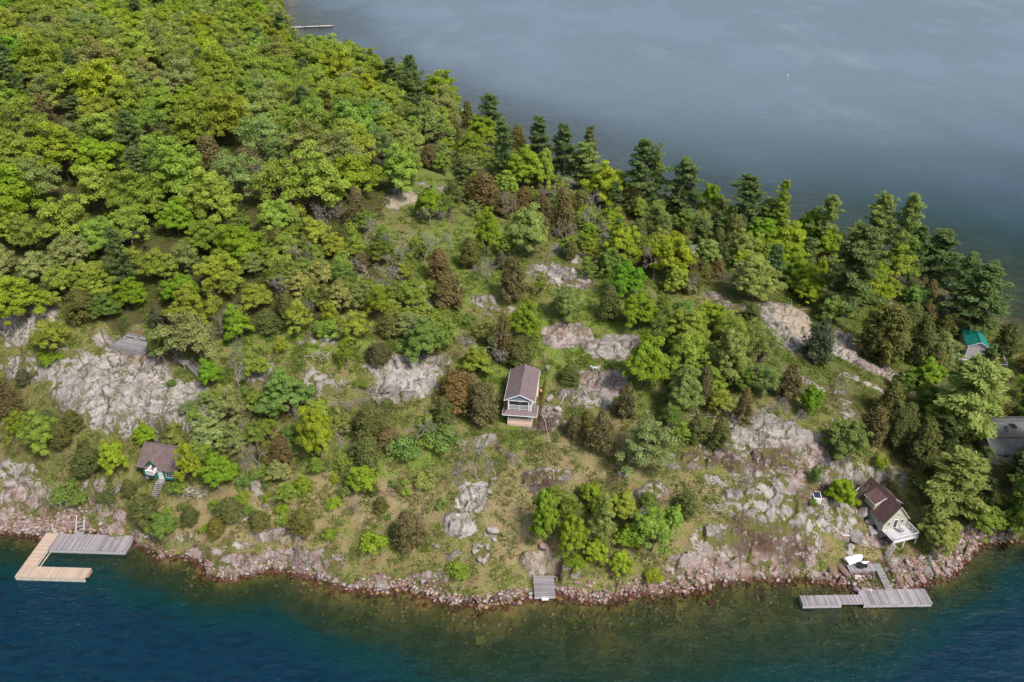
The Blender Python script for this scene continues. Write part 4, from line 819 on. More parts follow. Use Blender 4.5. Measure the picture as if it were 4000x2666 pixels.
def sage_house():
    r = empty('house', (64.35, 99.95, 3.75), math.radians(16.5), 'sage green house with steep brown shingle roof, shed dormer and white front deck', 'house')
    W, L, e, rz = 4.75, 7.7, 1.95, 4.95
    b = MB(); b.box(0, W, 0, L, -.12, e); b.extr([(0,0,e),(W,0,e),(W/2,0,rz)], (0, L, 0)); b.build('wall', M['sage'], r)
    b = MB(); b.box(.06, W-.06, .06, L-.06, -2.6, -.12); b.build('foundation', M['stone'], r)
    b = MB(); b.box(-.04, W+.04, -.04, L+.04, -.16, -.06); b.box(-.03, .08, -.03, .08, -.05, e); b.box(W-.08, W+.03, -.03, .08, -.05, e); b.build('trim', M['white'], r)
    b = MB(); b.box(-.02, .04, .5, 2.6, -1.1, -.17); b.build('lattice', M['dockside_g'], r); MB().box(-.06, -.025, 1.2, 1.9, -1.0, -.3).build('crawlspace_opening_dark', M['black'], r)  # black panel paints the darkness inside the foundation opening
    k = (rz-e)/(W/2); o = .32; y0, y1 = -.22, L+.22
    b = MB(); b.slab([(-o,y0,e-o*k+.08),(W/2,y0,rz+.1),(W/2,y1,rz+.1),(-o,y1,e-o*k+.08)], .1); b.slab([(W+o,y0,e-o*k+.08),(W+o,y1,e-o*k+.08),(W/2,y1,rz+.1),(W/2,y0,rz+.1)], .1)
    rf = b.build('roof', M['brown_sh2'], r)
    b = MB()
    for yy in (y0-.02, y1+.02): b.bar((-o, yy, e-o*k), (W/2, yy, rz+.02), .05, .14); b.bar((W+o, yy, e-o*k), (W/2, yy, rz+.02), .05, .14)
    b.build('bargeboard', M['sage'], rf)
    MB().bar((-.3, L+.26, e-.2), (.5, L+.26, e+.9), .06, .25).build('rear_trim', M['white'], rf)
    # shed dormer on the left slope
    ya, yb = 3.0, 5.5; zt = 3.55
    d = MB(); d.add([(-.06,ya,e-.6),(-.06,yb,e-.6),(-.06,yb,zt),(-.06,ya,zt),(1.7,ya,zt+.75),(1.7,yb,zt+.75),(1.7,ya,e-.6),(1.7,yb,e-.6)], [(0,3,2,1),(0,6,4,3),(1,2,5,7),(3,4,5,2),(6,7,5,4),(0,1,7,6)])
    dm = d.build('dormer', M['sage'], r)
    MB().slab([(-.35,ya-.2,zt-.04),(1.95,ya-.2,zt+.98),(1.95,yb+.2,zt+.98),(-.35,yb+.2,zt-.04)], .09).build('dormer_roof', M['brown_sh2'], dm)
    b = MB(); b.bar((-.38, ya-.22, zt-.08), (1.9, ya-.22, zt+.92), .05, .13); b.bar((-.37, ya-.2, zt-.1), (-.37, yb+.2, zt-.1), .05, .1); b.build('dormer_trim', M['white'], dm)
    for y in (3.75, 4.75): f = MB(); f.box(-.12, -.065, y-.38, y+.38, zt-.75, zt-.18); g = MB(); g.box(-.135, -.121, y-.3, y+.3, zt-.68, zt-.25); fo = f.build('dormer_window', M['white'], dm)
    for y in (3.75, 4.75): MB().box(-.14, -.125, y-.3, y+.3, zt-.68, zt-.25).build('dormer_pane', M['glass'], dm)
    MB().tube([(-.42, ya-.05, -.1), (-.42, ya-.05, zt+.75)], .055, 6).build('flue_pipe', M['steel'], r); MB().tube([(-.42, ya-.05, zt+.35), (-.42, ya-.05, zt+.8)], .08, 6).build('flue_cap', M['teapot'], r)
    # ell on the right
    b = MB(); b.box(W, W+1.55, 3.6, 6.6, -1.5, 1.55); b.add([(W,3.6,1.55),(W+1.55,3.6,1.55),(W,3.6,3.0),(W,6.6,1.55),(W+1.55,6.6,1.55),(W,6.6,3.0)], [(0,1,2),(3,5,4),(1,4,5,2)]); b.build('side_wing', M['sage'], r)
    MB().slab([(W-.6,3.35,3.45),(W+1.85,3.35,1.5),(W+1.85,6.8,1.5),(W-.6,6.8,3.45)], .09).build('side_wing_roof', M['brown_sh2'], r)
    MB().bar((W-.1, 3.32, 3.0), (W+1.87, 3.32, 1.45), .05, .14).build('wing_fascia', M['white'], r)
    window(r, 1.0, 0, .75, .62, .82, tr=1, mull=0); window(r, 3.75, 0, .75, .62, .82, tr=1, mull=0); window(r, W/2+.05, 0, 2.75, .5, .62, tr=1, mull=0)
    window(r, 0, 1.35, .85, .62, .8, 'x', tr=1, mull=0); window(r, 0, 6.4, 1.0, .5, .5, 'x', tr=1, mull=0)
    b = MB(); b.box(1.9, 2.85, -.07, 0, 0, 2.02); d = b.build('door', M['white'], r); MB().box(2.05, 2.7, -.085, -.072, .2, 1.85).build('door_pane', M['glass'], d)
    # deck
    dk = MB(); dk.box(.0, 5.05, -2.9, -.03, -.18, -.06); dk.build('deck', M['greywhite'], r)
    MB().box(-.02, 5.07, -2.94, -2.905, -.32, -.05).build('deck_fascia', M['white'], r)
    railing(r, (.06, -2.85, -.06), (5.0, -2.85, -.06), .92, 3, bal=.14); railing(r, (5.0, -2.85, -.06), (5.0, -.1, -.06), .92, 2, bal=.14); railing(r, (.06, -2.85, -.06), (.06, -.9, -.06), .92, 1, bal=.14)
    for x in (.1, 2.5, 4.95): MB().box(x-.07, x+.07, -2.85, -2.71, -2.3, -.18).build('deck_post', M['white'], r)
    b = MB(); b.bar((.0, -2.9, -.2), (-1.3, -3.3, -1.9), .05, .22); b.bar((.0, -3.6, -.2), (-1.3, -4.0, -1.9), .05, .22)
    for i in range(7): t = (i+.5)/7; b.box(-1.3*t-.12, -1.3*t+.12, -3.62-.35*t, -2.92-.35*t, -.22-1.7*t, -.18-1.7*t)
    b.build('deck_steps', M['dockside_g'], r)
    return r
M['greywhite'] = planks('pale_deck_planks', (.62,.60,.63), (.44,.42,.45), 0, .14)
sh = sage_house()
def chair(loc, rz, label, m='greywood', sc=1.):
    r = empty('chair', loc, rz, label, 'chair')
    def S(mb): mb.v = [(a*sc, b*sc, c*sc) for a, b, c in mb.v]; return mb
    S(MB().add([(-.28,-.3,.38),(.28,-.3,.38),(.28,.28,.30),(-.28,.28,.30),(-.28,-.3,.42),(.28,-.3,.42),(.28,.28,.34),(-.28,.28,.34)], [(0,3,2,1),(4,5,6,7),(0,1,5,4),(1,2,6,5),(2,3,7,6),(3,0,4,7)])).build('seat', M[m], r)
    S(MB().slab([(-.28,.26,.32),(.28,.26,.32),(.26,.55,1.0),(-.26,.55,1.0)], .04)).build('backrest', M[m], r)
    for x in (-.32, .32): S(MB().box(x-.05, x+.05, -.35, .35, .56, .6)).build('armrest', M[m], r)
    for x in (-.3, .3):
        for y in (-.3, .3): S(MB().box(x-.03, x+.03, y-.03, y+.03, 0, .56)).build('leg', M[m], r)
    return r
def inloc(root, q):
    mt = Matrix.Translation(root.location) @ Matrix.Rotation(root.rotation_euler.z, 4, 'Z'); return mt @ Vector(q)
chair(inloc(sh, (2.9, -1.2, -.06)), math.radians(40), 'grey armchair standing on the white deck of the sage green house', 'greybar')

def green_cottage():
    r = empty('cottage', (-66.6, 109.55, 7.6), math.radians(-12.3), 'dark green cottage with brown shingle roof, front gable dormer and white entry balcony', 'cottage')
    W, L, e, rz = 6.9, 6.4, 2.75, 5.2
    b = MB(); b.box(0, W, 0, L, 0, e); b.extr([(0,0,e),(0,L,e),(0,L/2,rz-.1)], (W, 0, 0)); b.build('wall', M['darkgreen'], r)
    b = MB()
    for x0, x1 in ((.1, .75), (2.8, 3.6), (6.1, 6.8)): b.box(x0, x1, .05, .5, -1.9, 0)
    b.box(.9, 2.7, .4, .9, -1.8, 0); b.box(0.1, W-.1, 1., L-.1, -2, 0); b.build('foundation', M['peach_stone'], r); MB().box(.12, .6, -.02, .045, -.9, -.02).build('pier', M['white'], r)
    o = .45; k = (rz-e)/(L/2); x0, x1 = -.9, W+.5
    b = MB(); b.slab([(x0,-o,e-o*k+.06),(x1,-o,e-o*k+.06),(x1,L/2,rz+.06),(x0,L/2,rz+.06)], .1); b.slab([(x0,L+o,e-o*k+.06),(x0,L/2,rz+.06),(x1,L/2,rz+.06),(x1,L+o,e-o*k+.06)], .1)
    rf = b.build('roof', M['brown_sh'], r); MB().bar((x0, L/2, rz+.09), (x1, L/2, rz+.09), .3, .06).build('ridge_cap', M['brown_sh'], rf)
    # gable dormer
    cx = 2.35; hw = 1.75; zp = 4.55; zb = 2.65
    dm = MB(); dm.add([(cx-hw+.25,-.08,zb),(cx+hw-.25,-.08,zb),(cx,-.08,zp-.15),(cx-hw+.25,1.6,zb),(cx+hw-.25,1.6,zb),(cx,2.2,zp-.15)], [(0,1,2),(3,5,4),(0,2,5,3),(1,4,5,2),(0,3,4,1)]); do = dm.build('dormer', M['darkgreen'], r)
    b = MB(); yv = (zp+.05-e)/k
    b.slab([(cx-hw,-.45,zb-.06),(cx,-.45,zp),(cx,yv,zp),(cx-hw,.05,zb-.02)], .08); b.slab([(cx+hw,-.45,zb-.06),(cx+hw,.05,zb-.02),(cx,yv,zp),(cx,-.45,zp)], .08); b.build('dormer_roof', M['brown_sh'], do)
    window(r, 1.35, 0, .75, 1.75, 1.25, mull=1, tr=1, fr=.09); window(r, 5.2, 0, .75, 1.1, 1.1, mull=1, tr=1, fr=.09)
    b = MB(); b.box(2.95, 3.95, -.07, 0, .02, 2.05); d = b.build('door', M['white'], r); MB().box(3.8, 3.85, -.1, -.072, .95, 1.05).build('handle', M['black'], d)
    # small upper balcony with white sides
    x0, x1, zf = 2.05, 3.35, 2.25; b = MB()
    b.box(x0, x1, -1.5, -.09, zf-.08, zf); b.build('balcony_floor', M['greywood'], r)
    for x in (x0, x1-.14): MB().box(x, x+.14, -1.5, -.09, zf+.0, zf+.85).build('balcony_side', M['white'], r)
    MB().box(x0-.02, x1+.02, -1.62, -1.5, zf-.12, zf+.9).build('balcony_front', M['balpink'], r); MB().box(x0-.05, x1+.05, -1.68, -1.44, zf+.9, zf+.98).build('balcony_rail', M['white'], r)
    MB().box(cx-.05, cx+.7, -.13, -.085, zf+.02, 3.95).build('balcony_door', M['glass'], r)
    # stairs
    b = MB(); b.box(2.8, 4.1, -.9, -.02, -.16, -.06)
    a0, a1 = Vector((2.85, -.9, -.1)), Vector((2.25, -3.0, -3.0)); w_ = Vector((1.2, 0, 0))
    s = MB(); s.bar(a0, a1, .06, .26); s.bar(a0+w_, a1+w_, .06, .26)
    for i in range(10):
        q = a0+(a1-a0)*(i+.5)/10; s.box(q.x+.03, q.x+1.17, q.y-.12, q.y+.12, q.z-.02, q.z+.02)
    b.build('landing', M['greybar'], r); s.build('stairs', M['greybar'], r)
M['balpink'] = simple('pale_board', (.62,.54,.53), (.52,.45,.45), 2)
green_cottage()

def teal_cabin():
    rz0 = math.atan2(152.49-153.33, 107.77-103.51)
    r = empty('cabin', (103.2, 152.0, 6.0), math.radians(-15), 'small cabin with teal metal roof and pale grey gable wall beside the far water', 'cabin')
    W, L, e, rz = 4.2, 7.2, 2.9, 4.1
    b = MB(); b.box(0, W, 0, L, -2, e); b.extr([(0,0,e),(W,0,e),(W/2,0,rz-.06)], (0, L, 0)); b.build('wall', M['palegrey'], r)
    b = MB(); k = (rz-e)/(W/2)
    b.slab([(-.35,-.3,e-.35*k+.06),(W/2,-.3,rz+.06),(W/2,L+.3,rz+.06),(-.35,L+.3,e-.35*k+.06)], .08); b.slab([(W+.35,-.3,e-.35*k+.06),(W+.35,L+.3,e-.35*k+.06),(W/2,L+.3,rz+.06),(W/2,-.3,rz+.06)], .08)
    rf = b.build('roof', M['teal'], r); MB().bar((W/2, -.3, rz+.09), (W/2, L+.3, rz+.09), .2, .05).build('ridge_cap', M['teal'], rf)
    b = MB(); b.bar((-.36, -.33, e-.35*k), (W/2, -.33, rz), .05, .14); b.bar((W+.36, -.33, e-.35*k), (W/2, -.33, rz), .05, .14); b.build('fascia', M['white'], rf)
    window(r, W/2-.2, 0, 2.85, .35, .35, mull=0); window(r, 3.3, 0, 1.2, .8, .9, mull=1); MB().box(-.05, .1, -.06, 0, -1, e).build('corner_board', M['white'], r)
    b = MB(); b.box(-1.6, 8.2, -2.6, -.03, -.5, -.38); b.box(W+.03, 8.2, -.03, 6.4, -.5, -.38); b.build('deck', M['greywood'], r)
    for a, c in (((8.15,-2.55,-.38),(8.15,6.3,-.38)), ((-1.55,-2.55,-.38),(8.15,-2.55,-.38)), ((-1.55,-2.55,-.38),(-1.55,-.1,-.38))): railing(r, a, c, .95, bal=0)
    for x in (-1.4, 1.8, 5, 8): MB().box(x-.08, x+.08, -2.5, -2.34, -4, -.5).build('deck_post', M['greybar'], r)
    return r
tc = teal_cabin()
for i, (x, y, lb) in enumerate(((6.4, .6, 'nearer round tan table on the deck of the teal roofed cabin'), (6.0, 2.0, 'farther round tan table on the deck of the teal roofed cabin'))):
    t = empty('table', inloc(tc, (x, y, -.38)), 0, lb, 'table', 'round deck tables')
    MB().tube([(0,0,.70), (0,0,.76)], .75, 14).build('tabletop', M['tan'], t); MB().tube([(0,0,0), (0,0,.70)], .06, 6).build('pedestal', M['black'], t)
ft = empty('fire_pit', inloc(tc, (5.9, 4.9, -.38)), 0, 'black round fire bowl at the back of the teal cabin deck', 'fire bowl')
MB().tube([(0,0,.1), (0,0,.45), (0,0,.46)], [.55, .85, .8], 12).build('bowl', M['black'], ft); MB().tube([(0,0,0), (0,0,.12)], .3, 8).build('stand', M['black'], ft)
fp = empty('flagpole', inloc(tc, (8.6, 6.8, -.6)), 0, 'tall thin dark pole leaning over the water behind the teal cabin', 'pole')
MB().tube([(0,0,-2), (.1,0,3), (.35,.1,7.)], [.09,.06,.02], 6).build('mast', M['black'], fp); MB().bar((-.3, 0, 2.4), (.5, 0, 2.5), .05).build('crossarm', M['black'], fp)

def grey_house():
    r = empty('house', (90.2, 115.3, 6.0), math.radians(1.), 'large house with grey green shingle roof and brick chimney at the right edge', 'house')
    W = 13.
    b = MB(); b.box(0, W, 0, 9.0, -2, 2.4); b.build('wall', M['palegrey2'], r)
    b = MB(); b.slab([(-.5,-.6,2.3),(W+.5,-.6,2.3),(W+.5,2.9,3.75),(-.5,2.9,3.75)], .12); b.build('porch_roof', M['grey_sh'], r)
    b = MB(); b.box(.3, W-.3, 2.9, 8.8, 2.4, 3.9); b.extr([(.3,2.9,3.9),(.3,8.8,3.9),(.3,5.4,5.1)], (W-.6, 0, 0)); b.build('upper_wall', M['log'], r)
    b = MB(); b.slab([(0,2.6,3.92),(W,2.6,3.92),(W,5.4,5.25),(0,5.4,5.25)], .1); b.slab([(0,9.2,3.7),(0,5.4,5.25),(W,5.4,5.25),(W,9.2,3.7)], .1); rf = b.build('roof', M['grey_sh'], r)
    MB().bar((0, 2.56, 3.85), (W, 2.56, 3.85), .05, .14).build('fascia', M['teapot'], rf)
    ch = MB(); ch.box(4.0, 4.9, 3.1, 4.2, 3.4, 5.7); c = ch.build('chimney', M['brick'], rf); MB().box(3.93, 4.97, 3.03, 4.27, 5.7, 5.82).build('chimney_cap', M['black'], c); MB().box(3.94, 4.0, 3.05, 4.25, 3.5, 5.7).build('flashing', M['white'], c)
    window(r, 2.6, 0, 1.1, .9, .9, mull=0, fr=.08); window(r, 5.5, 0, 1.1, .9, .9, mull=0, fr=.08)
    return r
M['palegrey2'] = siding('striped_grey_siding', (.50,.42,.40), .22, .3)
grey_house()

def hidden_cottage():
    g = GO(556, 48)
    r = empty('cottage', (g[0]-4, g[1]-1, g[2]), math.radians(14), 'dark cottage with purple brown roof half hidden among trees near the long thin jetty', 'cottage')
    W, L, e, rz = 11, 8, 3., 5.6
    b = MB(); b.box(0, W, 0, L, -2, e); b.extr([(0,0,e),(0,L,e),(0,L/2,rz-.1)], (W, 0, 0)); b.build('wall', M['log'], r)
    b = MB(); k = (rz-e)/(L/2); b.slab([(-.8,-.7,e-.7*k),(W+.8,-.7,e-.7*k),(W+.8,L/2,rz+.05),(-.8,L/2,rz+.05)], .15); b.slab([(-.8,L+.7,e-.7*k),(-.8,L/2,rz+.05),(W+.8,L/2,rz+.05),(W+.8,L+.7,e-.7*k)], .15)
    rf = b.build('roof', M['purple_sh'], r); b = MB(); b.bar((-.85,-.7,e-.7*k-.1), (-.85,L/2,rz), .12, .3); b.build('bargeboard', M['white'], rf)
    window(r, 3, 0, 1, 1.4, 1.2, mull=1); window(r, 8, 0, 1, 1.4, 1.2, mull=1); MB().box(5.2, 6.2, -.06, 0, 0, 2.1).build('door', M['palegrey'], r)
hidden_cottage()
def small_box_house(ox, oy, W, L, e, rz, rot, wall, roof, name, label, cat):
    g = GO(ox, oy); r = empty(name, (g[0], g[1], g[2]-.1), math.radians(rot), label, cat)
    b = MB(); b.box(0, W, 0, L, -1, e); b.extr([(0,0,e),(0,L,e),(0,L/2,rz-.06)], (W, 0, 0)); b.build('wall', M[wall], r)
    b = MB(); k = (rz-e)/(L/2); b.slab([(-.3,-.35,e-.35*k),(W+.3,-.35,e-.35*k),(W+.3,L/2,rz),(-.3,L/2,rz)], .1); b.slab([(-.3,L+.35,e-.35*k),(-.3,L/2,rz),(W+.3,L/2,rz),(W+.3,L+.35,e-.35*k)], .1); b.build('roof', M[roof], r)
    return r
q = small_box_house(1452, 502, 5, 3.2, 1.8, 2.7, -12, 'log', 'brown_sh', 'cabin', 'low brown roofed cabin hidden under pines on the far ridge', 'cabin'); window(q, 2, 0, .7, .8, .8)
q = small_box_house(1588, 590, 1.6, 1.6, 2.2, 2.8, 5, 'palegrey', 'grey_sh', 'outhouse', 'narrow grey outhouse between crowns on the right ridge', 'outhouse'); MB().box(.5, 1.1, -.05, 0, .1, 1.9).build('door', M['white'], q)

# ------------------------------------------------------------------ docks, decks and stairs
def dock_piece(root, name, x0, x1, y0, y1, z, th, top, side, gap=.03):
    t = MB().box(x0, x1, y0, y1, z-.06, z).build(name, M[top], root)
    return t
def skirt(root, x0, x1, y0, y1, z0, z1, m, name='side_board'):
    t = .05; b = MB(); b.box(x0, x1, y0, y0+t, z0, z1); b.box(x0, x1, y1-t, y1, z0, z1); b.box(x0, x0+t, y0+t, y1-t, z0, z1); b.box(x1-t, x1, y0+t, y1-t, z0, z1); return b.build(name, M[m], root)
r = empty('dock', (-83.35, 92.2, 0), math.radians(-2.2), 'U shaped dock, tan planks on two arms and weathered grey planks on the shore arm', 'dock')
MB().box(0, 12., 0, 2.35, .76, .82).build('front_arm', M['tanwood'], r)
MB().box(0, 2.3, 2.36, 10.1, .755, .815).build('left_arm', M['tanwood_y'], r)
MB().box(2.31, 15.8, 6.25, 10.0, .70, .80).build('shore_arm', M['greywood'], r)
b = MB(); b.box(.02, 11.98, .03, .1, -.1, .755); b.box(.02, .08, .1, 10.0, -.1, .75); b.box(2.2, 2.28, 2.4, 6.2, .25, .75); b.build('side_board', M['dockside'], r)
b = MB(); b.box(2.35, 15.75, 6.27, 6.35, -.15, .695); b.box(15.7, 15.78, 6.36, 9.95, -.3, .695); b.build('shore_arm_side', M['dockside_g'], r)
MB().box(11.9, 11.98, .9, 2.3, .05, .755).build('end_board', M['tan'], r)
b = MB(); b.box(.3, 11.6, .3, 2.1, -.35, .7); b.box(.3, 2.1, 2.2, 9.8, -.35, .7); b.build('float', M['float'], r); MB().box(2.6, 15.5, 6.5, 9.8, -1.5, .65).build('crib', M['float'], r)
MB().bar((10.9, .1, .2), (11.9, 1.0, .3), .1).build('brace', M['white'], r)
MB().box(2.45, 2.6, 2.5, 6.2, -.02, .1).build('bumper', M['dockside'], r)
# stairs from that dock up to the shore, and the ramp above
def stairs(name, a, b, w, n, label, rail=True, m='greybar', mr='white', cat='stairs', group=None, hand=.9):
    a = Vector(a); b = Vector(b); r = empty(name, a, math.atan2((b-a).y, (b-a).x)-math.pi/2, label, cat, group); L = math.hypot(b.x-a.x, b.y-a.y); h = b.z-a.z
    s = MB()
    for x in (-w/2, w/2): s.bar((x, 0, 0), (x, L, h), .06, .22)
    s.build('stringer', M[m], r); t = MB()
    for i in range(n): u = (i+.5)/n; t.box(-w/2+.04, w/2-.04, L*u-.14, L*u+.14, h*u-.02, h*u+.03)
    t.build('treads', M[m], r)
    if rail:
        for x in (-w/2, w/2):
            k = MB(); k.bar((x, 0, hand), (x, L, h+hand), .07, .06)
            for u in (0.03, .5, .97): k.bar((x, L*u, h*u), (x, L*u, h*u+hand), .06)
            k.build('handrail', M[mr], r)
    return r
stairs('stairs', (-76.95, 102.4, .75), (-78.1, 106.0, 2.1), 1.3, 5, 'pale wooden steps with white handrails rising from the grey dock arm', hand=.5)
MB_ = MB(); MB_.box(-.8, .8, 0, 1.5, 0, .1); o = MB_.build('boarding_plate', M['greybar'], None, loc=(-76.9, 100.9, .82)); o.rotation_euler = (0, 0, .1); tag(o, 'dark plate bridging the grey dock arm and the pale steps', 'plate')
stairs('stairs', (-73.3, 103.4, hpt(-73.3, 103.4)+.15), (-72.5, 106.6, max(hpt(-72.5, 106.6)+.4, hpt(-73.3, 103.4)+1.5)), 1.0, 9, 'lower grey wooden ramp stair with side rails above the pale dock steps', mr='greybar')
stairs('stairs', (-72.3, 106.8, max(hpt(-72.5, 106.6)+.4, hpt(-73.3, 103.4)+1.5)), (-70.1, 107.6, hpt(-70.1, 107.6)+.5), 1.1, 5, 'short upper grey ramp meeting the bushes below the green cottage', mr='greybar')
# small dock in the middle
r = empty('dock', (3.66, 88.15, 0), math.radians(2.), 'small square weathered grey dock on the boulder shore below the lawn', 'dock')
MB().box(0, 3.45, 0, 4.15, .8, .88).build('deck', M['greywood_y'], r); MB().box(.02, 3.43, .02, .1, .1, .795).build('front_board', M['dockside_g'], r)
for x in (.15, 3.3):
    for y in (.2, 2.): MB().box(x-.1, x+.1, y-.1, y+.1, -1.5, .79).build('post', M['greybar'], r)
MB().box(1.2, 2.3, -.5, -.03, .3, .38).build('step', M['white'], r)
# right-hand dock: long front, gangway and shore boards
r = empty('dock', (47.0, 86.35, 0), math.radians(1.2), 'long pale grey dock with narrow left half and wide right half near the white boat', 'dock')
MB().box(0, 9.8, 0, 1.95, .72, .80).build('narrow_section', M['greywood'], r); MB().box(9.82, 21.0, -.1, 2.9, .76, .84).build('wide_section', M['greywood'], r)
b = MB(); b.box(.02, 6.3, .02, .1, .0, .715); b.box(.02, .1, .1, 1.9, -.2, .715); b.build('narrow_side', M['dockside_g'], r); b = MB(); b.box(9.85, 20.95, -.08, 0., .05, .755); b.box(20.9, 20.97, .02, 2.85, .05, .755); b.build('wide_side', M['dockside_g'], r)
MB().box(10.2, 20.7, .2, 2.6, -2., .7).build('crib', M['float'], r); MB().box(.3, 1.8, .2, 1.7, -1.5, .7).build('float', M['float'], r)
MB().tube([(10.0, 2.4, .8), (10.6, 2.6, 3.0)], .05, 6).build('pole', M['greybar'], r)
g = empty('gangway', (61.55, 89.4, .88), math.radians(-3.2+4.), 'straight grey plank gangway between the long dock and the shore boards', 'gangway')
MB().prism([(-.15, -.1), (1.15, -.1), (1.2, 5.6), (.05, 5.6)], 0, .08).build('deck', M['greywood_y'], g); MB().box(.0, .1, 0, 5.5, -.2, -.003).build('beam', M['greybar'], g)
g = empty('boardwalk', (56.9, 93.05, .95), math.radians(3.5), 'low grey boardwalk on the shore beside the white boat', 'boardwalk')
MB().box(0, 4.85, 0, 1.5, 0, .08).build('deck', M['greywood'], g); MB().box(.1, 4.7, .1, 1.4, -.4, -.003).build('frame', M['greybar'], g)
g = empty('boardwalk', (51.0, 92.9, .72), 0, 'grey boardwalk strip with pale edge left of the two brown boats', 'boardwalk')
MB().prism([(0, 0), (2.6, 0), (2.6, 1.1), (.9, 1.3)], 0, .08).build('deck', M['greywood'], g); MB().box(0, 2.6, -.08, -.004, -.25, .1).build('edge_board', M['white'], g)
for i, (dx, dy) in enumerate(((0, 0),)):
    s = empty('steps', (57.5, 92.2, .35), 0, 'three small white steps at the boardwalk corner by the red gravel', 'steps'); b = MB()
    for k in range(3): b.box(0, .95, -.3*k, -.3*k+.22, .5-.22*k, .55-.22*k)
    b.build('treads', M['white'], s); b = MB(); b.bar((0, .2, .5), (0, -.7, -.1), .05, .12); b.bar((.95, .2, .5), (.95, -.7, -.1), .05, .12); b.build('stringer', M['white'], s)
# far jetty, boathouse dock, boats
a = P(1134, 110, .6); r = empty('jetty', (-147.5, 562.5, 0), math.radians(9.5), 'long thin pale jetty in three sections reaching into the far water', 'jetty')
MB().box(0, 8.8, -1.1, 1.1, .8, 1.0).build('inner_section', M['greywhite'], r); MB().box(9.3, 18.3, -1.1, 1.1, .8, 1.0).build('middle_section', M['dockside'], r); MB().box(18.5, 27.5, -1.2, 1.2, .85, 1.05).build('outer_section', M['dockside'], r)
for x in (7.4, 9.05, 18.4, 27.): MB().tube([(x, -1.2, -2), (x, -1.2, 3.)], .12, 5).build('pile', M['black'], r); 
MB().box(8.0, 27.4, -.9, .9, .2, .78).build('float', M['float'], r)
g = P(3655, 1092, .8); r = empty('dock', (g[0]-3.2, g[1]-2.4, 0), math.radians(-22), 'white walled dock platform glimpsed behind the right hand pines on the far shore', 'dock')
MB().box(0, 7, 0, 3.4, .8, .92).build('deck', M['greywhite'], r); MB().box(0, 7, -.1, -.004, -.2, .9).build('side_board', M['white'], r)
for x in (0.3, 3.4, 6.7): MB().box(x-.1, x+.1, .1, .3, -2, .79).build('post', M['white'], r)
def hull(name, loc, rz, L, Wd, H, m, label, cat, up=False, group=None, tilt=0.):
    """rowing hull: pointed bow, flat transom; keel up unless up"""
    r = empty(name, loc, rz, label, cat, group); r.rotation_euler = (tilt, 0, rz); n = 12; b = MB(); rows = []
    for i in range(n+1):
        t = i/n; w = Wd/2*(.80+.2*math.sin(min(t*2.4, 1)*math.pi/2))*(1-max(0, (t-.45)/.55)**2.3); w = max(w, .02); x = t*L; hk = H*(1-.35*max(0, (t-.6)/.4)**2)
        rows.append([(x, -w, 0), (x, -w*.93, hk*.45), (x, -w*.55, hk*.86), (x, 0, hk), (x, w*.55, hk*.86), (x, w*.93, hk*.45), (x, w, 0)])
    k = 7; vs = [q for row in rows for q in row]; fs = [(i*k+j, i*k+j+1, (i+1)*k+j+1, (i+1)*k+j) for i in range(n) for j in range(k-1)] + [tuple(range(k-1, -1, -1))]
    if up: vs = [(x, y, H-z) for x, y, z in vs]; fs = [f[::-1] for f in fs]
    b.add(vs, fs); h = b.build('hull', M[m], r, smooth=False)
    sm = h.modifiers.new('thickness', 'SOLIDIFY'); sm.thickness = .03
    if up:
        for x in (.35, .62): MB().box(L*x-.13, L*x+.13, -Wd*.40, Wd*.40, H*.55, H*.6).build('seat', M['greywhite'], r)
    else: MB().bar((.1, 0, H+.02), (L*.96, 0, H*.68), .04, .06).build('keel', M[m], r)
    e = MB(); zz = H if up else 0.
    for s_ in (0, 6):
        for i in range(n): a_, b_ = rows[i][s_], rows[i+1][s_]; e.bar((a_[0], a_[1], zz), (b_[0], b_[1], zz), .06, .05)
    e.build('gunwale', M['white'] if m != 'boatbrown' else M[m], r); return r
gz = hpt(58, 95.5)
hull('rowboat', (57.0, 95.3, max(gz, .8)+.15), math.radians(24), 3.9, 1.75, .55, 'boatwhite', 'white rowing boat lying keel up on the shore beside the boardwalk', 'boat')
o = hull('paddleboard', (58.3, 94.6, 1.12), math.radians(14), 2.7, .55, .12, 'boatwhite', 'narrow white board lying beside the overturned white boat', 'board')
for i, (x, y, rr, lb) in enumerate(((53.75, 94.8, -86, 'left one of two brown boats lying keel up with noses over the water'), (55.3, 94.7, -72, 'right one of two brown boats lying keel up with noses over the water'))):
    hull('rowboat', (x, y, 1.15), math.radians(rr), 3.5, 1.15, .42, 'boatbrown', lb, 'boat', group='two brown boats on the shore', tilt=0)
t = empty('tub', (59.0, 94.25, 1.04), 0, 'round black rubber tub on the boardwalk next to the white boat', 'tub')
MB().tube([(0,0,0), (0,0,.35), (0,0,.4)], [.55, .72, .66], 14).build('bowl', M['black'], t); MB().tube([(.9,0,0), (.9,0,.3)], .35, 10).build('lid', M['black'], t)
bz = P(1811, 448, .3)
hull('motorboat', (bz[0]-3.5, bz[1]-1, -.1), math.radians(25), 7.5, 2.6, 1.2, 'boatwhite', 'white motorboat moored at the far shore left of the tall pine', 'boat', up=True)
hull('motorboat', (bz[0]-5., bz[1]+4, -.1), math.radians(30), 6.5, 2.4, 1.1, 'boatwhite', 'second white boat moored just behind the first at the far shore', 'boat', up=True)
bu = P(3077, 297, .2); o = empty('buoy', bu, 0, 'tiny white mooring buoy alone on the open far water', 'buoy'); MB().tube([(0,0,-.4), (0,0,.1), (0,0,.5), (0,0,.7)], [.12, .28, .22, .06], 10).build('float', M['white'], o); MB().tube([(0,0,.7), (0,0,1.)], .06, 6).build('ring', M['steel'], o)
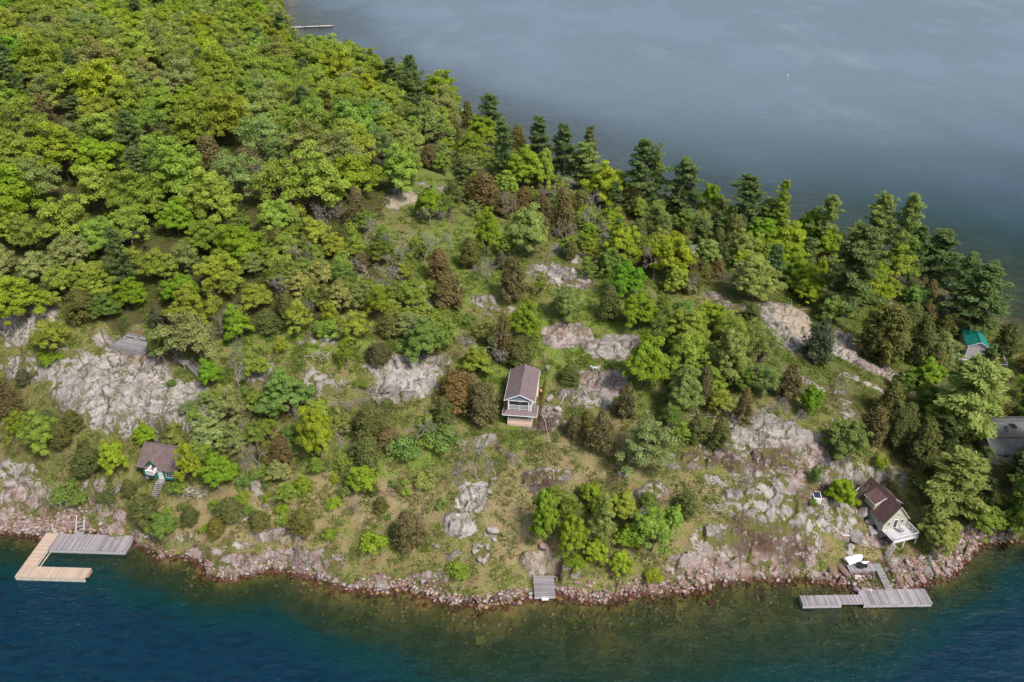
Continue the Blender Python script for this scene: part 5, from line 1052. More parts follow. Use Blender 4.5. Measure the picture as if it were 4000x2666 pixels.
# viewing platform on the cliff
def platform():
    r = empty('viewing_platform', (-80.2, 133.7, 19.9), math.radians(-18.5), 'weathered grey viewing platform with railings and benches on top of the bare cliff', 'platform')
    MB().box(0, 8.4, 0, 4.6, 0, .1).build('deck', M['greywood_y'], r); MB().box(0, 8.4, -.06, -.004, -.25, .12).build('edge_board', M['greybar'], r)
    for a, b_ in (((.03, .03, .1), (8.37, .03, .1)), ((.03, .03, .1), (.03, 3.2, .1))): railing(r, a, b_, 1.0, bal=0, m='greybar', post=.12)
    for x in (.2, 2.2, 4.2, 6.2, 8.2):
        MB().box(x-.08, x+.08, .05, .21, -2.6, 0).build('post', M['greybar'], r)
    for x0 in (.7, 3.9):
        MB().box(x0, x0+2.7, 4.0, 4.5, .5, .56).build('bench_seat', M['greywood_y'], r); MB().box(x0, x0+2.7, 4.5, 4.56, .55, 1.05).build('bench_back', M['greybar'], r)
        MB().box(x0+2.6, x0+2.75, 3.4, 4.5, .1, .75).build('bench_end', M['greybar'], r)
platform()
za = hpt(-67.2, 132.9); p0 = (-67.2, 132.8, za+.6); p1 = (-65.0, 130.6, hpt(-65, 130.6)+.6); p2 = (-62.8, 129.0, hpt(-62.8, 129)+.5); p3 = (-58.2, 124.6, hpt(-58.2, 124.6)+.3)
stairs('stairs', p1, p0, 1.3, 5, 'upper flight of dark weathered stairs on the slope right of the viewing platform', mr='greybar')
stairs('stairs', p3, p2, 1.4, 14, 'long lower flight of dark weathered stairs right of the viewing platform', mr='greybar')
g = empty('landing', (-64.9, 129.9, min(p1[2], p2[2]+.3)), math.radians(-35), 'weathered landing joining the two dark stair flights beside the platform', 'landing'); MB().box(-.6, 2.4, -.8, .8, -.1, 0).build('deck', M['greywood_y'], g); railing(g, (-.5, -.75, 0), (2.3, -.75, 0), .9, bal=0, m='greybar')
for x in (-.4, 2.2): MB().box(x-.07, x+.07, -.7, -.56, -2, -.1).build('post', M['greybar'], g)
# small things
g = G(3183, 1968); r = empty('pump_box', (g[0]-.6, g[1]-.4, g[2]-.1), math.radians(-8), 'white insulated box with dark lid standing on the rock dome', 'box')
MB().box(0, 1.35, 0, 1.75, -.4, .95).build('body', M['white'], r, bevel=.03); MB().slab([(.12,.12,.975),(1.23,.12,.975),(1.23,1.6,1.0),(.12,1.6,1.0)], .03).build('lid', M['panel'], r); MB().tube([(.35,1.45,.98), (.35,1.45,1.2), (.6,1.45,1.2), (.6,1.45,.99)], .03, 6).build('pipe', M['white'], r)
def ladder(a, b, w, n, label, m='drift'):
    a = Vector(a); b = Vector(b); r = empty('ladder', a, math.atan2((b-a).y, (b-a).x)-math.pi/2, label, 'ladder'); L = math.hypot(b.x-a.x, b.y-a.y); h = b.z-a.z
    for x in (-w/2, w/2): MB().bar((x, 0, 0), (x, L, h), .08, .08).build('rail', M[m], r)
    t = MB()
    for i in range(n): u = (i+.5)/n; MB().bar((-w/2+.045, L*u, h*u), (w/2-.045, L*u, h*u), .07, .06).build('rung', M[m], r)
ga = G(3226, 2000); gb = G(3216, 1962); ladder((ga[0], ga[1], ga[2]+.15), (gb[0], gb[1], gb[2]+.25), .65, 7, 'short bleached ladder lying on rock below the white pump box')
ga = G(3280, 2102); gb = G(3355, 2094); ladder((ga[0], ga[1], ga[2]+.35), (gb[0], gb[1], gb[2]+.4), .55, 12, 'long white ladder laid across the rocks left of the sage house deck', 'white')
def tubeobj(name, pts, rad, m, label, cat, lift=.06, n=5):
    W_ = []
    for i in range(len(pts)-1):
        for k in range(8): t = k/8.; W_.append((pts[i][0]*(1-t)+pts[i+1][0]*t, pts[i][1]*(1-t)+pts[i+1][1]*t))
    W_.append(pts[-1]); P3 = [G(*q) for q in W_]; P3 = [(q[0], q[1], max(q[2], 0)+lift) for q in P3]
    o = MB().tube(P3, rad, n).build(name, M[m], None, smooth=True); return tag(o, label, cat)
tubeobj('water_hose', [(2110,1625),(2125,1650),(2140,1700),(2150,1760),(2158,1810),(2162,1860),(2164,1890)], .045, 'rope', 'long pale hose running down the lawn from the mauve cottage', 'hose', .1)
tubeobj('water_hose', [(2157,2140),(2142,2170),(2118,2200),(2130,2228),(2160,2220),(2182,2228),(2172,2252)], .05, 'rope', 'looped pale hose on bare rock just above the small grey dock', 'hose', .1)
tubeobj('cable', [(3235,1810),(3218,1850),(3212,1900),(3205,1935)], .035, 'greybar', 'grey pipe running down the rock dome to the white pump box', 'pipe', .12)
tubeobj('cable', [(3380,2205),(3410,2240),(3432,2270),(3436,2300)], .035, 'black', 'black cable crossing the boardwalk and red gravel by the gangway', 'cable', .25)
tubeobj('cable', [(3372,1900),(3372,2000),(3372,2180)][1:], .02, 'black', 'thin black line hanging beside the white boat', 'cable', .3)
M['sunk'] = simple('yellow_slab', (.42,.36,.10), (.3,.26,.08), 3)
g = P(1877, 2502, -.9); r = empty('sunken_slab', (g[0], g[1], -.9), .2, 'square yellowish slab lying under clear shallow water off the middle shore', 'slab'); MB().box(-.75, .75, -.75, .75, -.1, .1).build('slab', M['sunk'], r, .03); MB().tube([(0,0,-6), (0,0,-.1)], .05, 6).build('anchor_line', M['black'], r)
def log_at(a, b, rad, m, label, name='fallen_log', br=3, cat='log'):
    A_, B_ = G(*a), G(*b); A_[2] += rad*1.6+.15; B_[2] += rad*1.6+.2; r = empty(name, A_, 0, label, cat); d = B_-A_; L = np.linalg.norm(d)
    mb = MB(); limb(mb, (0,0,0), d, rad, rad*.4, RNG, 6, .02); mb.build('stem', M[m], r, smooth=True)
    for i in range(br):
        t = RNG.uniform(.3, .95); q = d*t; e = q+np.array([RNG.normal()*.3, RNG.normal()*.3, .25])*L*.35; k = MB(); limb(k, q, e, rad*.5, rad*.12, RNG, 4, .06); k.build('branch', M[m], r, smooth=True)
log_at((2210,1560),(2180,1605+0),.09,'drift','pale straight timber leaning on rock right of the mauve cottage',br=0,name='timber',cat='timber')
log_at((2122,1490),(2172,1496),.07,'drift','short pale plank in the grass right of the mauve cottage',br=0,name='timber',cat='timber')
log_at((2258,1520),(2284,1526),.08,'white','white timber beside the garden frame',br=0,name='timber',cat='timber')
log_at((1600,1180),(1690,1165),.13,'drift','pale fallen trunk with branches on the upper central slope')
log_at((1655,1172),(1602,1190),.10,'drift','thin bleached trunk crossing the upper central slope')
log_at((2600,1635),(2930,1620),.10,'drift','bleached fallen trunk above the big rock dome',br=5)
log_at((3000,1185),(3150,1215),.11,'drift','grey fallen trunk along the top of the sandy rock slab',br=2)
log_at((3310,1190),(3355,1185),.10,'tan','short tan log in the meadow on the right ridge',br=0)
log_at((1190,1400),(1300,1385),.09,'drift','long bleached branch below the meadow left of centre',br=5)
log_at((1290,2010),(1345,2180),.05,'drift','thin bare pole standing on the lower left slope',br=3,name='dead_branch',cat='branch')
log_at((840,2240+-340),(880,1925),.07,'drift','short curved pale branch right of the green cottage',br=1,name='dead_branch',cat='branch')
log_at((2290,1790),(2300,1735),.07,'drift','bent bare stick below the cedars right of the mauve cottage',br=1,name='dead_branch',cat='branch')
log_at((220,1135),(265,1110),.09,'drift','crossed pale logs in the clearing above the left cliff',br=3)
log_at((2760,1620),(2850,1660),.07,'drift','thin driftwood trunk beside the larger one above the rock dome',br=4)
log_at((1000,1640),(1025,1300+300),.05,'drift','small pale stick on the mossy ledge left of centre',br=2,name='dead_branch',cat='branch')
def brush(px, py, w, m, label, n=46, h=.7):
    g = G(px, py); r = empty('brush_pile', g, 0, label, 'brush pile'); mb = MB(); th = RNG.uniform(0, 3.14)
    for i in range(n):
        c = RNG.normal(size=2)*w*.26; a = th+RNG.normal()*.8; L = RNG.uniform(.35, .8)*w*.6; d = np.array([math.cos(a), math.sin(a), RNG.normal()*.22]); z = max(.08, RNG.uniform(0, h)*(1-np.hypot(*c)/w)); rr = RNG.uniform(.015, .05)
        q = np.array([c[0], c[1], z]); (mb if i % 2 else mb).tube([q-d*L/2, q+RNG.normal(size=3)*.05, q+d*L/2], [rr, rr*.8, rr*.3], 3)
    o = mb.build('twigs', M[m], r); o['kind'] = 'stuff'
    k = MB(); k.tube([(-w*.35, 0, .15), (w*.35, .1, .4)], [.07, .03], 5); k.build('stick', M[m], r)
for a in ((745,1945,3.6,'drift','bleached brush pile just right below the green cottage stairs'),(855,1930,2.6,'dead','brown brush pile second right of the green cottage'),(965,1995,3.4,'dead','brown brush heap on the slope below the khaki oaks'),(1530,1930,3.6,'dead','round brown brush pile left of the big shore lawn'),(1760,1080-220,4.6,'dead','reddish brush pile in the upper clearing'),(2330-560,875,2.6,'dead','small brush pile beside the reddish one in the clearing'),
          (2290,1120,4.,'dead','dark brush heap beside the boulder field'),(2570,1950,3.8,'dead','reddish brush pile right of the lime shore trees'),(2790,1990,4.4,'drift','pale brush tangle at the foot of the rock dome'),(2870,1870,3.2,'drift','grey dead juniper brush on the rock dome'),(2960,1640,3.6,'drift','bleached root tangle above the rock dome'),(2990,1600,2.8,'drift','silver dead brush on the slope above the rock dome'),(3290,1470,3.,'drift','silver dead juniper brush on the green right slope'),
          (2127,1417,1.9,'dead','small heap of sticks in the lawn behind the mauve cottage'),(3560,2195,1.6,'redwood','orange cut branches on the gravel right of the gangway'),(1640,1130,3.2,'drift','bleached brush pile in the central clearing'),(1340,1500,2.4,'drift','pale brush on the ledge left of centre'),(1250,1395,3.4,'drift','grey brush strewn along the ledge below the meadow'),(1740,1000,3.,'dead','brown brush beside the ash grey bare trees'),(1210,1310,2.4,'dead','brown brush in the left meadow')):
    brush(*a)
# garden frame, lawn chair, person, fire ring
g = G(2262, 1512); r = empty('garden_frame', g, math.radians(-4), 'small enclosed garden bed with dark posts between cedar and rock', 'garden frame')
for i, (x, y) in enumerate(((0,0),(1.3,0),(0,3),(1.3,3),(0,1.5),(1.3,1.5))): MB().box(x-.05, x+.05, y-.05, y+.05, -.2, 1.3).build('post', M['greybar'], r)
b = MB()
for z in (.4, 1.2): b.bar((0,.05,z), (0,2.95,z), .03); b.bar((1.3,.05,z), (1.3,2.95,z), .03); b.bar((.05,0,z), (1.25,0,z), .03); b.bar((.05,3,z), (1.25,3,z), .03)
b.build('wire', M['greybar'], r)
g = G(2322, 1447); chair((g[0]-.4, g[1], g[2]), math.radians(150), 'left one of two white lawn chairs on the grass above the pinkish rock slab', 'white', 1.15); chair((g[0]+.45, g[1]-.1, g[2]), math.radians(200), 'right one of two white lawn chairs on the grass above the pinkish rock slab', 'white', 1.15)
g = G(2118, 1510); r = empty('crate', g, .1, 'tan box lying in the grass right of the mauve cottage', 'box'); MB().box(-.35, .35, -.3, .3, 0, .35).build('body', M['tan'], r, .02); MB().box(-.37, .37, -.32, .32, .352, .39).build('lid', M['peach_stone'], r)
def person(px, py):
    g = G(px, py); g[2] = hpt(g[0], g[1]); root = empty('person', g, math.radians(20), 'person in light blue shirt and pale trousers standing on the lawn behind the cottage', 'person')
    def skin(name, V, E, m, root_i=0, lv=1):
        me = bpy.data.meshes.new(name); me.from_pydata([v[:3] for v in V], E, []); me.materials.append(M[m]); o = bpy.data.objects.new(name, me); COL.objects.link(o); o.parent = root
        s = o.modifiers.new('skin', 'SKIN'); s.use_smooth_shade = True
        for i, v in enumerate(V): me.skin_vertices[0].data[i].radius = (v[3], v[3]*(v[4] if len(v) > 4 else 1))
        me.skin_vertices[0].data[root_i].use_root = True; u = o.modifiers.new('sub', 'SUBSURF'); u.levels = u.render_levels = lv; return o
    V = [(0,0,.95,.13,.8),(0,-.02,1.15,.12,.8),(0,-.06,1.38,.14,.75),(0,-.08,1.50,.055),(0,-.11,1.60,.075),(0,-.12,1.70,.085),
         (.18,-.06,1.40,.055),(.24,-.10,1.15,.042),(.22,-.28,.98,.033),(.21,-.34,.93,.03,.5),(-.18,-.06,1.40,.055),(-.25,-.08,1.15,.042),(-.22,-.26,1.0,.033),(-.21,-.32,.95,.03,.5),
         (.10,0,.88,.085),(.11,-.02,.48,.06),(.11,.02,.08,.04),(.12,-.14,.04,.035),(-.10,0,.88,.085),(-.12,-.03,.48,.06),(-.13,.03,.08,.04),(-.14,-.13,.04,.035)]
    E = [(0,1),(1,2),(2,3),(3,4),(4,5),(2,6),(6,7),(7,8),(8,9),(2,10),(10,11),(11,12),(12,13),(0,14),(14,15),(15,16),(16,17),(0,18),(18,19),(19,20),(20,21)]
    for h0, sg in ((9, 1), (13, -1)):
        b = V[h0]
        for k in range(5):
            ox = (k-2)*.017 if k < 4 else .045*-sg; L = (.07,.08,.085,.075,.05)[k]
            i = len(V); V.append((b[0]+ox, b[1]-.035, b[2]-.02, .009)); V.append((b[0]+ox*1.1, b[1]-.035-L*.6, b[2]-.03-L*.6, .008)); E += [(h0, i), (i, i+1)]
    body = skin('body', V, E, 'skin', 0, 1)
    f = MB(); f.box(-.013, .013, -.225, -.2, 1.63, 1.67); f.build('nose', M['skin'], body)
    skin('shirt', [(0,0,.93,.15,.85),(0,-.02,1.15,.145,.85),(0,-.06,1.38,.165,.8),(.19,-.06,1.41,.07),(.245,-.10,1.17,.058),(.235,-.16,1.08,.05),(-.19,-.06,1.41,.07),(-.255,-.08,1.17,.058),(-.245,-.15,1.09,.05),(0,-.07,1.46,.08)], [(0,1),(1,2),(2,3),(3,4),(4,5),(2,6),(6,7),(7,8),(2,9)], 'blueshirt')
    skin('trousers', [(0,0,.93,.14,.85),(.10,0,.86,.10),(.11,-.02,.48,.078),(.11,.02,.10,.06),(-.10,0,.86,.10),(-.12,-.03,.48,.078),(-.13,.03,.10,.06)], [(0,1),(1,2),(2,3),(0,4),(4,5),(5,6)], 'jeans')
    skin('hair', [(0,-.09,1.73,.085),(0,-.05,1.68,.08)], [(0,1)], 'hair')
person(2138, 1461)
# ------------------------------------------------------------------ boulders
def boulder_mesh(seed, flat=.7):
    rng = np.random.default_rng(seed); import bmesh
    bm = bmesh.new(); bmesh.ops.create_icosphere(bm, subdivisions=2, radius=1.)
    for v in bm.verts: v.co *= 1+.12*rng.normal()
    for _ in range(9):
        n = Vector(sph(rng, 1)[0]); d = rng.uniform(.42, .8)
        for v in bm.verts:
            t = v.co.dot(n)
            if t > d: v.co -= n*(t-d)
    for v in bm.verts: v.co.z *= flat
    me = bpy.data.meshes.new('boulder'); bm.to_mesh(me); bm.free(); return me
def rockmat(name, spec=.25):
    t = NT(name); oi = t.n('ShaderNodeObjectInfo'); v = t.coord(); n = t.noise(v, 1.6, 5); f = t.noise(v, 7, 4); c = oi.outputs['Color']
    col = t.mix(t.ramp(n, .35, .7), c, t.mix(1., c, (.6,.55,.55), 'MULTIPLY')); wz = t.n('ShaderNodeSeparateXYZ'); t.l(t.n('ShaderNodeNewGeometry').outputs['Position'], wz.inputs[0]); wet = t.ramp(wz.outputs[2], .42, .05); col = t.mix(wet, col, t.mix(1., col, (.36,.2,.17), 'MULTIPLY')); col = t.mix(t.math('MULTIPLY', t.ramp(f, .5, .7), .5), col, t.mix(1., c, (.4,.36,.34), 'MULTIPLY'))
    return t.pbr(col, .85, t.bump(f, .5, .06))
M['rock'] = rockmat('boulder_rock')
BM = [boulder_mesh(s) for s in range(10)]
BC = {'pinkish': (.36,.245,.215), 'pale grey': (.38,.345,.325), 'dark': (.13,.095,.09), 'reddish': (.27,.155,.135), 'grey': (.36,.31,.29)}
BOULD = []
def boulder(x, y, s, col, sq=1.):
    z = max(hpt(x, y), -1.); o = bpy.data.objects.new('boulder', BM[RNG.integers(len(BM))])
    if not o.data.materials: o.data.materials.append(M['rock'])
    COL.objects.link(o); o.location = (x, y, z+s*.22); o.rotation_euler = (RNG.normal()*.3, RNG.normal()*.3, RNG.uniform(0, 6.28)); o.scale = (s*RNG.uniform(.9, 1.35), s*RNG.uniform(.7, 1.), s*RNG.uniform(.7, 1.1))
    c = np.array(BC[col])*(1+RNG.normal()*.12); o.color = (*np.clip(c, 0, 1), 1); BOULD.append(dict(o=o, col=col, p=np.array([x, y, z]), s=s)); return o
shpx = arr(NEAR); seg = P(shpx[:,0], shpx[:,1], 0)[:, :2]
dens = lambda px: np.interp(px, [-100,0,350,420,1250,1300,1700,2080,2190,2700,2760,3160,3200,3340,3500,3800,4000,4100], [2.2,2.6,1.6,.15,.12,.6,1.2,1.5,2.8,2.6,.4,.3,.4,1.4,3.0,2.8,1.8,1])
for i in range(len(seg)-1):
    if not (-150 < shpx[i][0] < 4100): continue
    a, b = seg[i], seg[i+1]; L = math.hypot(*(b-a)); dn = np.array([-(b-a)[1], (b-a)[0]])/max(L, .01)
    for k in range(int(L*dens(shpx[i][0])*.72+RNG.random())):
        q = a+(b-a)*RNG.random()+dn*RNG.uniform(-1.1, 1.9)
        if 3.2 < q[0] < 7.4 and q[1] < 92.5: continue
        if 47 < q[0] < 69 and q[1] < 89.6: continue
        boulder(q[0], q[1], RNG.uniform(.28, .62)*(1.25 if 3450 < shpx[i][0] < 3800 else 1), RNG.choice(['pinkish', 'pinkish', 'reddish', 'pale grey', 'dark', 'grey']))
for px, py, s, c in ((3340,2112,1.5,'pale grey'),(3322,2138,.95,'grey'),(3318,2162,.8,'pale grey'),(3265,1975,.9,'pale grey'),(3360,2010,1.5,'pale grey'),(3395,2030,1.1,'grey'),(3400,2075,.8,'pale grey'),(3418,2080,.7,'pale grey'),(3580,2225,1.0,'pinkish'),(3620,2235,1.1,'pale grey'),(3655,2245,1.,'pinkish'),(3690,2240,.95,'grey'),(3640,2210,.9,'pale grey'),(3545,2200,.7,'pale grey'),(3600,2180,.6,'grey'),(2780,2355,.85,'pinkish'),(2740,2290,.6,'grey'),(2980,2330,.8,'reddish'),(2830,2290,.6,'pinkish'),(40,1900,1.2,'grey'),(110,1880,1.4,'pale grey'),(2140,1622-10,.6,'pale grey'),(2150,1565,1.1,'pale grey'),(2180,1608,1.,'pale grey'),
                    (1925,2085,1.1,'pale grey'),(1932,2115,.7,'pale grey'),(1705,2138,.8,'pale grey'),(1860,2170,.9,'pale grey'),(1875,2195,.9,'grey'),(1905,2150,.6,'pale grey'),(1990,2148,.5,'pale grey'),(2128,2155,.95,'pinkish'),(2150,1095,1.3,'pale grey'),(2185,1080,1.2,'grey'),(2210,1100,1.4,'pale grey'),(2160,1065,1.0,'pale grey'),(2120,1085,1.,'grey'),(2235,1080,1.1,'pale grey'),(2110,1105,1.1,'pale grey'),(2180,1120,1.2,'pale grey'),(2420,1860,.6,'pale grey'),(2440,1870,.6,'grey'),(1500,1540,1.6,'pale grey'),(1560,1440,1.3,'grey'),(3225,1435,.6,'pale grey'),(2120,1480+12,.4,'pale grey'),(1790,1890+140,.6,'pale grey')):
    g = G(px, py); boulder(g[0], g[1], s, c)
# loose shore rubble, sunken stones and meadow tufts: uncountable, one object each
def rubble(name, n, cond, smin, smax, m, label, cat, under=False):
    rng = np.random.default_rng(5+n); V0, F0 = [], []
    base = []
    for me in BM[:4]:
        import bmesh
        bm = bmesh.new(); bmesh.ops.create_icosphere(bm, subdivisions=1, radius=1.); 
        vs = np.array([v.co[:] for v in bm.verts]); vs = vs*(1+.18*rng.normal(size=(len(vs), 1))); fs = np.array([[v.index for v in f.verts] for f in bm.faces]); base.append((vs, fs)); bm.free()
    X_ = rng.uniform(-100, 100, n*60); Y_ = rng.uniform(60, 135, n*60); s_ = sd(X_, Y_); px, py, _ = proj(X_, Y_, np.zeros_like(X_))
    ok = cond(X_, Y_, s_, px, py, rng) & ~((X_ > 56.3) & (X_ < 63.4) & (Y_ > 92.6) & (Y_ < 95.2)) & ~((X_ > 61.2) & (X_ < 63.2) & (Y_ < 95.5)); X_, Y_ = X_[ok][:n], Y_[ok][:n]; Z_ = hfull(X_, Y_); cnt = 0; cv = []
    for x, y, z in zip(X_, Y_, Z_):
        vs, fs = base[rng.integers(4)]; s = rng.uniform(smin, smax)*rng.random()**.4; a = rng.uniform(0, 6.28); R_ = np.array([[math.cos(a), -math.sin(a), 0], [math.sin(a), math.cos(a), 0], [0, 0, .6]])
        V0.append((vs*s*np.array([1.2, .8, .8]))@R_.T+np.array([x, y, z+s*.15])); F0.append(fs+cnt); cnt += len(vs); cv.append(np.full(len(vs), rng.random()))
    me = fast_mesh(name, np.vstack(V0), np.vstack(F0), 3); fattr(me, 'v', np.concatenate(cv)); tag(link(name, me, M[m]), label, cat, kind='stuff')
def rubmat(name, a, b, c):
    t = NT(name); v = t.attr('v'); n = t.noise(t.coord(), 5, 4); col = t.mix(t.ramp(v, .1, .6), a, b); col = t.mix(t.ramp(v, .7, .75), col, c); col = t.mix(t.math('MULTIPLY', t.ramp(n, .45, .7), .5), col, tuple(x*.4 for x in a)); wz = t.n('ShaderNodeSeparateXYZ'); t.l(t.n('ShaderNodeNewGeometry').outputs['Position'], wz.inputs[0]); wet = t.math('MULTIPLY', t.ramp(wz.outputs[2], .4, .05), t.ramp(wz.outputs[2], -.3, -.1)); col = t.mix(wet, col, t.mix(1., col, (.40,.2,.17), 'MULTIPLY')); return t.pbr(col, .9)
M['rub'] = rubmat('rubble', (.33,.22,.19), (.21,.135,.12), (.38,.34,.32)); M['rubw'] = rubmat('sunken_rubble', (.26,.19,.09), (.15,.11,.05), (.36,.28,.15))
rubble('shore_rubble', 3800, lambda X, Y, s, px, py, r: (s > -.5) & (s < 1.3+2.6*((px > 3330) & (px < 3800))+1.2*(px < 360)) & (px > -200) & (px < 4200) & (py > 1700) & (r.random(len(X)) < np.interp(px, [0,350,450,1250,1700,2050,2200,2720,2800,3150,3300,3800,4000], [1,.9,.35,.35,.8,1,1,1,.3,.25,1,1,.8])), .16, .46, 'rub', 'pinkish rubble strewn along the waterline', 'rubble')
rubble('sunken_stones', 2600, lambda X, Y, s, px, py, r: (s < -.2) & (s > -11) & (px > -200) & (px < 4200) & (py > 1700) & (r.random(len(X)) < np.exp(s/4.)), .15, .55, 'rubw', 'stones on the lake bed under the clear shallows', 'stones')
rubble('scattered_stones', 900, lambda X, Y, s, px, py, r: (s > 3) & (px > 1200) & (px < 3600) & (py > 1500) & (r.random(len(X)) < .5*sstep(.5, .65, fbm(X/6, Y/6, 123, 3))), .07, .26, 'rub', 'small pale stones scattered in the dry grass', 'stones')
def tufts(name, n, palette, size, cond, label, cat, seed, hgt=1.):
    rng = np.random.default_rng(seed); X_ = rng.uniform(-110, 120, n*4); Y_ = rng.uniform(75, 220, n*4)
    z = hb(X_, Y_); s_ = sd(X_, Y_); px, py, _ = proj(X_, Y_, z); rk_ = rockmask(X_, Y_, z, s_); ok = (s_ > 1) & (rk_ < .35) & (px > -250) & (px < 4250) & cond(X_, Y_, px, py); X_, Y_ = X_[ok][:n], Y_[ok][:n]
    cl = fbm(X_/1.6, Y_/1.6, 211, 3); keep = rng.random(len(X_)) < sstep(.38, .62, cl); X_, Y_, cl = X_[keep], Y_[keep], cl[keep]; Z_ = hfull(X_, Y_); k = 7
    C = np.repeat(np.stack([X_, Y_, Z_], 1), k, 0)+rng.normal(size=(len(X_)*k, 3))*np.array([.28, .28, .09])+np.array([0, 0, .12*hgt]); N = rng.normal(size=C.shape)*.5+np.array([0, 0, 1.])
    s = size*rng.uniform(.5, 1.2, len(C)); me = leafcloud(C, N, s, s*.6, np.clip(np.repeat(rng.random(len(X_)), k)*.7+rng.random(len(C))*.3, 0, 1), np.clip(.3-(C[:, 2]-np.repeat(Z_, k))*1.5, 0, 1), rng, name, M['leaf']); o = link(name, me, None); o.color = (*palette, 1); tag(o, label, cat, kind='stuff')
tufts('meadow_grass', 60000, (.17,.215,.04), .13, lambda x, y, px, py: py > 1000, 'short green grass and herbs on the open slopes', 'grass', 301)
tufts('dry_grass', 34000, (.26,.22,.11), .12, lambda x, y, px, py: py > 1500, 'straw coloured dry grass on the lower slopes', 'dry grass', 302)
tufts('juniper_ground_cover', 12000, (.13,.15,.045), .19, lambda x, y, px, py: (py > 1300), 'low dark juniper mats between rocks and grass', 'ground cover', 303, 2.2)
tufts('low_weeds', 16000, (.10,.15,.03), .15, lambda x, y, px, py: (py > 1250), 'dark leafy weeds dotted over the slopes', 'weeds', 305, 1.6)
tufts('forest_undergrowth', 26000, (.15,.21,.035), .24, lambda x, y, px, py: (py < 1500), 'leafy undergrowth beneath the forest crowns', 'undergrowth', 304, 3.)
# ------------------------------------------------------------------ labels for trees and boulders
LM = [('the mauve roofed cottage', (1.5, 122)), ('the sage green house', (66, 104)), ('the dark green cottage', (-63, 112)), ('the teal roofed cabin', (106, 156)), ('the grey roofed house', (96, 120)), ('the viewing platform', (-76.5, 135)), ('the U shaped dock', (-77, 97)), ('the small square dock', (5.3, 90)), ('the white rowing boat', (58.7, 95.8)), ('the white pump box', (53, 107)), ('the purple roofed cottage', (-150, 600)), ('the long far jetty', (-134, 566))]
ORD = ['nearest', 'second nearest', 'third nearest', 'fourth nearest', 'fifth nearest', 'sixth nearest', 'seventh nearest', 'eighth nearest', 'ninth nearest', 'tenth nearest', 'eleventh nearest', 'twelfth nearest']
O2 = ['first', 'second', 'third', 'fourth', 'fifth', 'sixth', 'seventh', 'eighth', 'ninth', 'tenth', 'eleventh', 'twelfth', 'thirteenth', 'fourteenth', 'fifteenth', 'sixteenth', 'seventeenth', 'eighteenth', 'nineteenth', 'twentieth']
WORD = dict(m='maple', o='oak', s='birch', e='elm', h='hardwood', p='pine', c='cedar', b='bare tree', u='shrub')
CATS = dict(m='tree', o='tree', s='tree', e='tree', h='tree', p='pine tree', c='cedar', b='bare tree', u='shrub')
GRP = dict(m='maples on the island', o='oaks on the island', s='birches on the island', e='broadleaf trees on the island', h='hardwood trees on the island', p='pines on the island', c='cedars on the island', b='leafless trees on the island', u='shrubs on the island')
used_labels = set()
for t in TREES:
    t['desc'] = 'leafless grey tree' if t['kind'] == 'b' else '%s %s' % (PAL[t['col']][1], WORD[t['kind']])
    t['o']['category'] = CATS[t['kind']]; t['o']['group'] = GRP[t['kind']]; t['lab'] = None
for name, (lx, ly) in LM:
    b_ = {}
    for t in TREES:
        dx, dy = t['p'][0]-lx, t['p'][1]-ly; d = math.hypot(dx, dy); rad = 30 if ly < 300 else 60
        if d > rad or t['lab']: continue
        side = ('right of' if dx > 0 else 'left of') if abs(dx) > abs(dy) else ('behind' if dy > 0 else 'in front of'); b_.setdefault((t['desc'], side), []).append((d, t))
    for (de, side), l in b_.items():
        l.sort(key=lambda q: q[0]); l = l[:5]
        for i, (_, t) in enumerate(l): t['lab'] = ('%s %s %s' % (de, side, name)) if len(l) == 1 else ('%s, %s %s %s' % (de, ORD[i], side, name))
RN = ['top', 'upper', 'high', 'upper middle', 'middle', 'lower middle', 'lower', 'low', 'bottom']
CN = ['far left', 'left', 'inner left', 'left of centre', 'centre', 'right of centre', 'inner right', 'right', 'far right']
b_ = {}
for t in TREES:
    if t['lab']: continue
    c = int(np.clip(t['scr'][0]/4000*9, 0, 8)); rr = int(np.clip(t['scr'][1]/2100*9, 0, 8)); b_.setdefault((t['desc'], c, rr), []).append(t)
for (de, c, rr), l in b_.items():
    l.sort(key=lambda t: t['scr'][0])
    for i, t in enumerate(l): t['lab'] = ('%s standing in the %s of the photo, %s row' % (de, CN[c], RN[rr])) if len(l) == 1 else ('%s, %s from left in the %s, %s row of trees' % (de, O2[min(i, 19)], CN[c], RN[rr]))
for t in TREES: t['o']['label'] = t['lab']
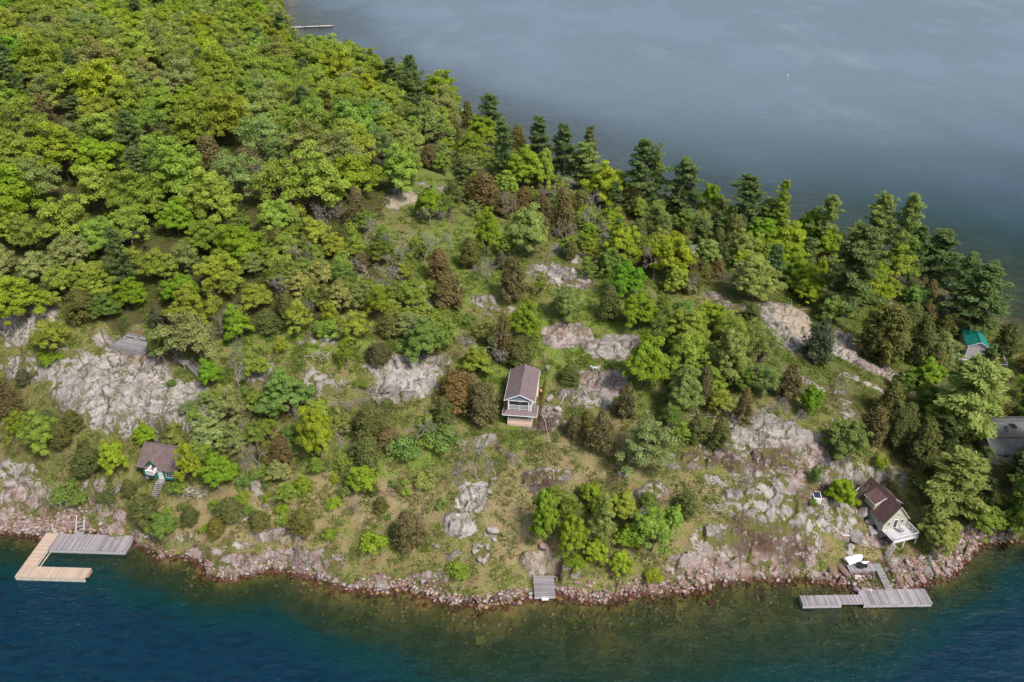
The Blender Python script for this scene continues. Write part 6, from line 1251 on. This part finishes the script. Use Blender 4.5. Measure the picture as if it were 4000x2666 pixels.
SL = [('the U shaped dock', -75), ('the pointed white rock shelf', -33), ('the small square dock', 5.3), ('the big rock dome', 40), ('the white rowing boat', 58), ('the sage green house', 70), ('the right photo edge', 100)]
b_ = {}
for t in BOULD:
    n, lx = min(SL, key=lambda q: abs(q[1]-t['p'][0])); s_ = float(sd(t['p'][0], t['p'][1])); zone = 'in the water' if s_ < -.1 else 'on the waterline' if s_ < 2.2 else 'up the slope'
    b_.setdefault((t['col'], zone, 'left of' if t['p'][0] < lx else 'right of', n), []).append((abs(t['p'][0]-lx), t))
for (cc, zone, side, n), l in b_.items():
    l.sort(key=lambda q: q[0])
    for i, (_, t) in enumerate(l):
        od = (ORD[i]+' ') if i < 12 and len(l) > 1 else ('%s in line ' % O2[min(i, 19)] if len(l) > 1 else ''); tag(t['o'], '%s%s boulder %s %s %s' % (od, cc, zone, side, n), 'boulder', 'boulders on the shore and slopes')
from collections import Counter
cn = Counter(o.get('label') for o in SC.objects if o.get('label')); print('DUP LABELS', [k for k, v in cn.items() if v > 1][:10], 'boulders', len(BOULD))
# ------------------------------------------------------------------ light
sun_dir = Vector((.62, -.66, 1.15)).normalized()
w = bpy.data.worlds.new('World'); SC.world = w; w.use_nodes = True; nt = w.node_tree
bg = nt.nodes['Background']; sky = nt.nodes.new('ShaderNodeTexSky'); sky.sky_type = 'NISHITA'; sky.sun_disc = False
sky.sun_elevation = math.asin(sun_dir.z); sky.sun_rotation = math.atan2(sun_dir.x, sun_dir.y); sky.air_density = 1.2; sky.dust_density = 3.5; sky.ozone_density = 1.2
nt.links.new(sky.outputs[0], bg.inputs[0]); bg.inputs[1].default_value = .15
sl = bpy.data.lights.new('sun', 'SUN'); sl.energy = 4.0; sl.angle = math.radians(11); sl.color = (1, .955, .89)
so = bpy.data.objects.new('sun', sl); COL.objects.link(so); so.rotation_euler = sun_dir.to_track_quat('Z', 'Y').to_euler(); so.location = (0, 0, 150)
SC.render.engine = 'CYCLES'; SC.cycles.max_bounces = 6; SC.cycles.transparent_max_bounces = 8; SC.cycles.use_denoising = True; SC.cycles.diffuse_bounces = 4
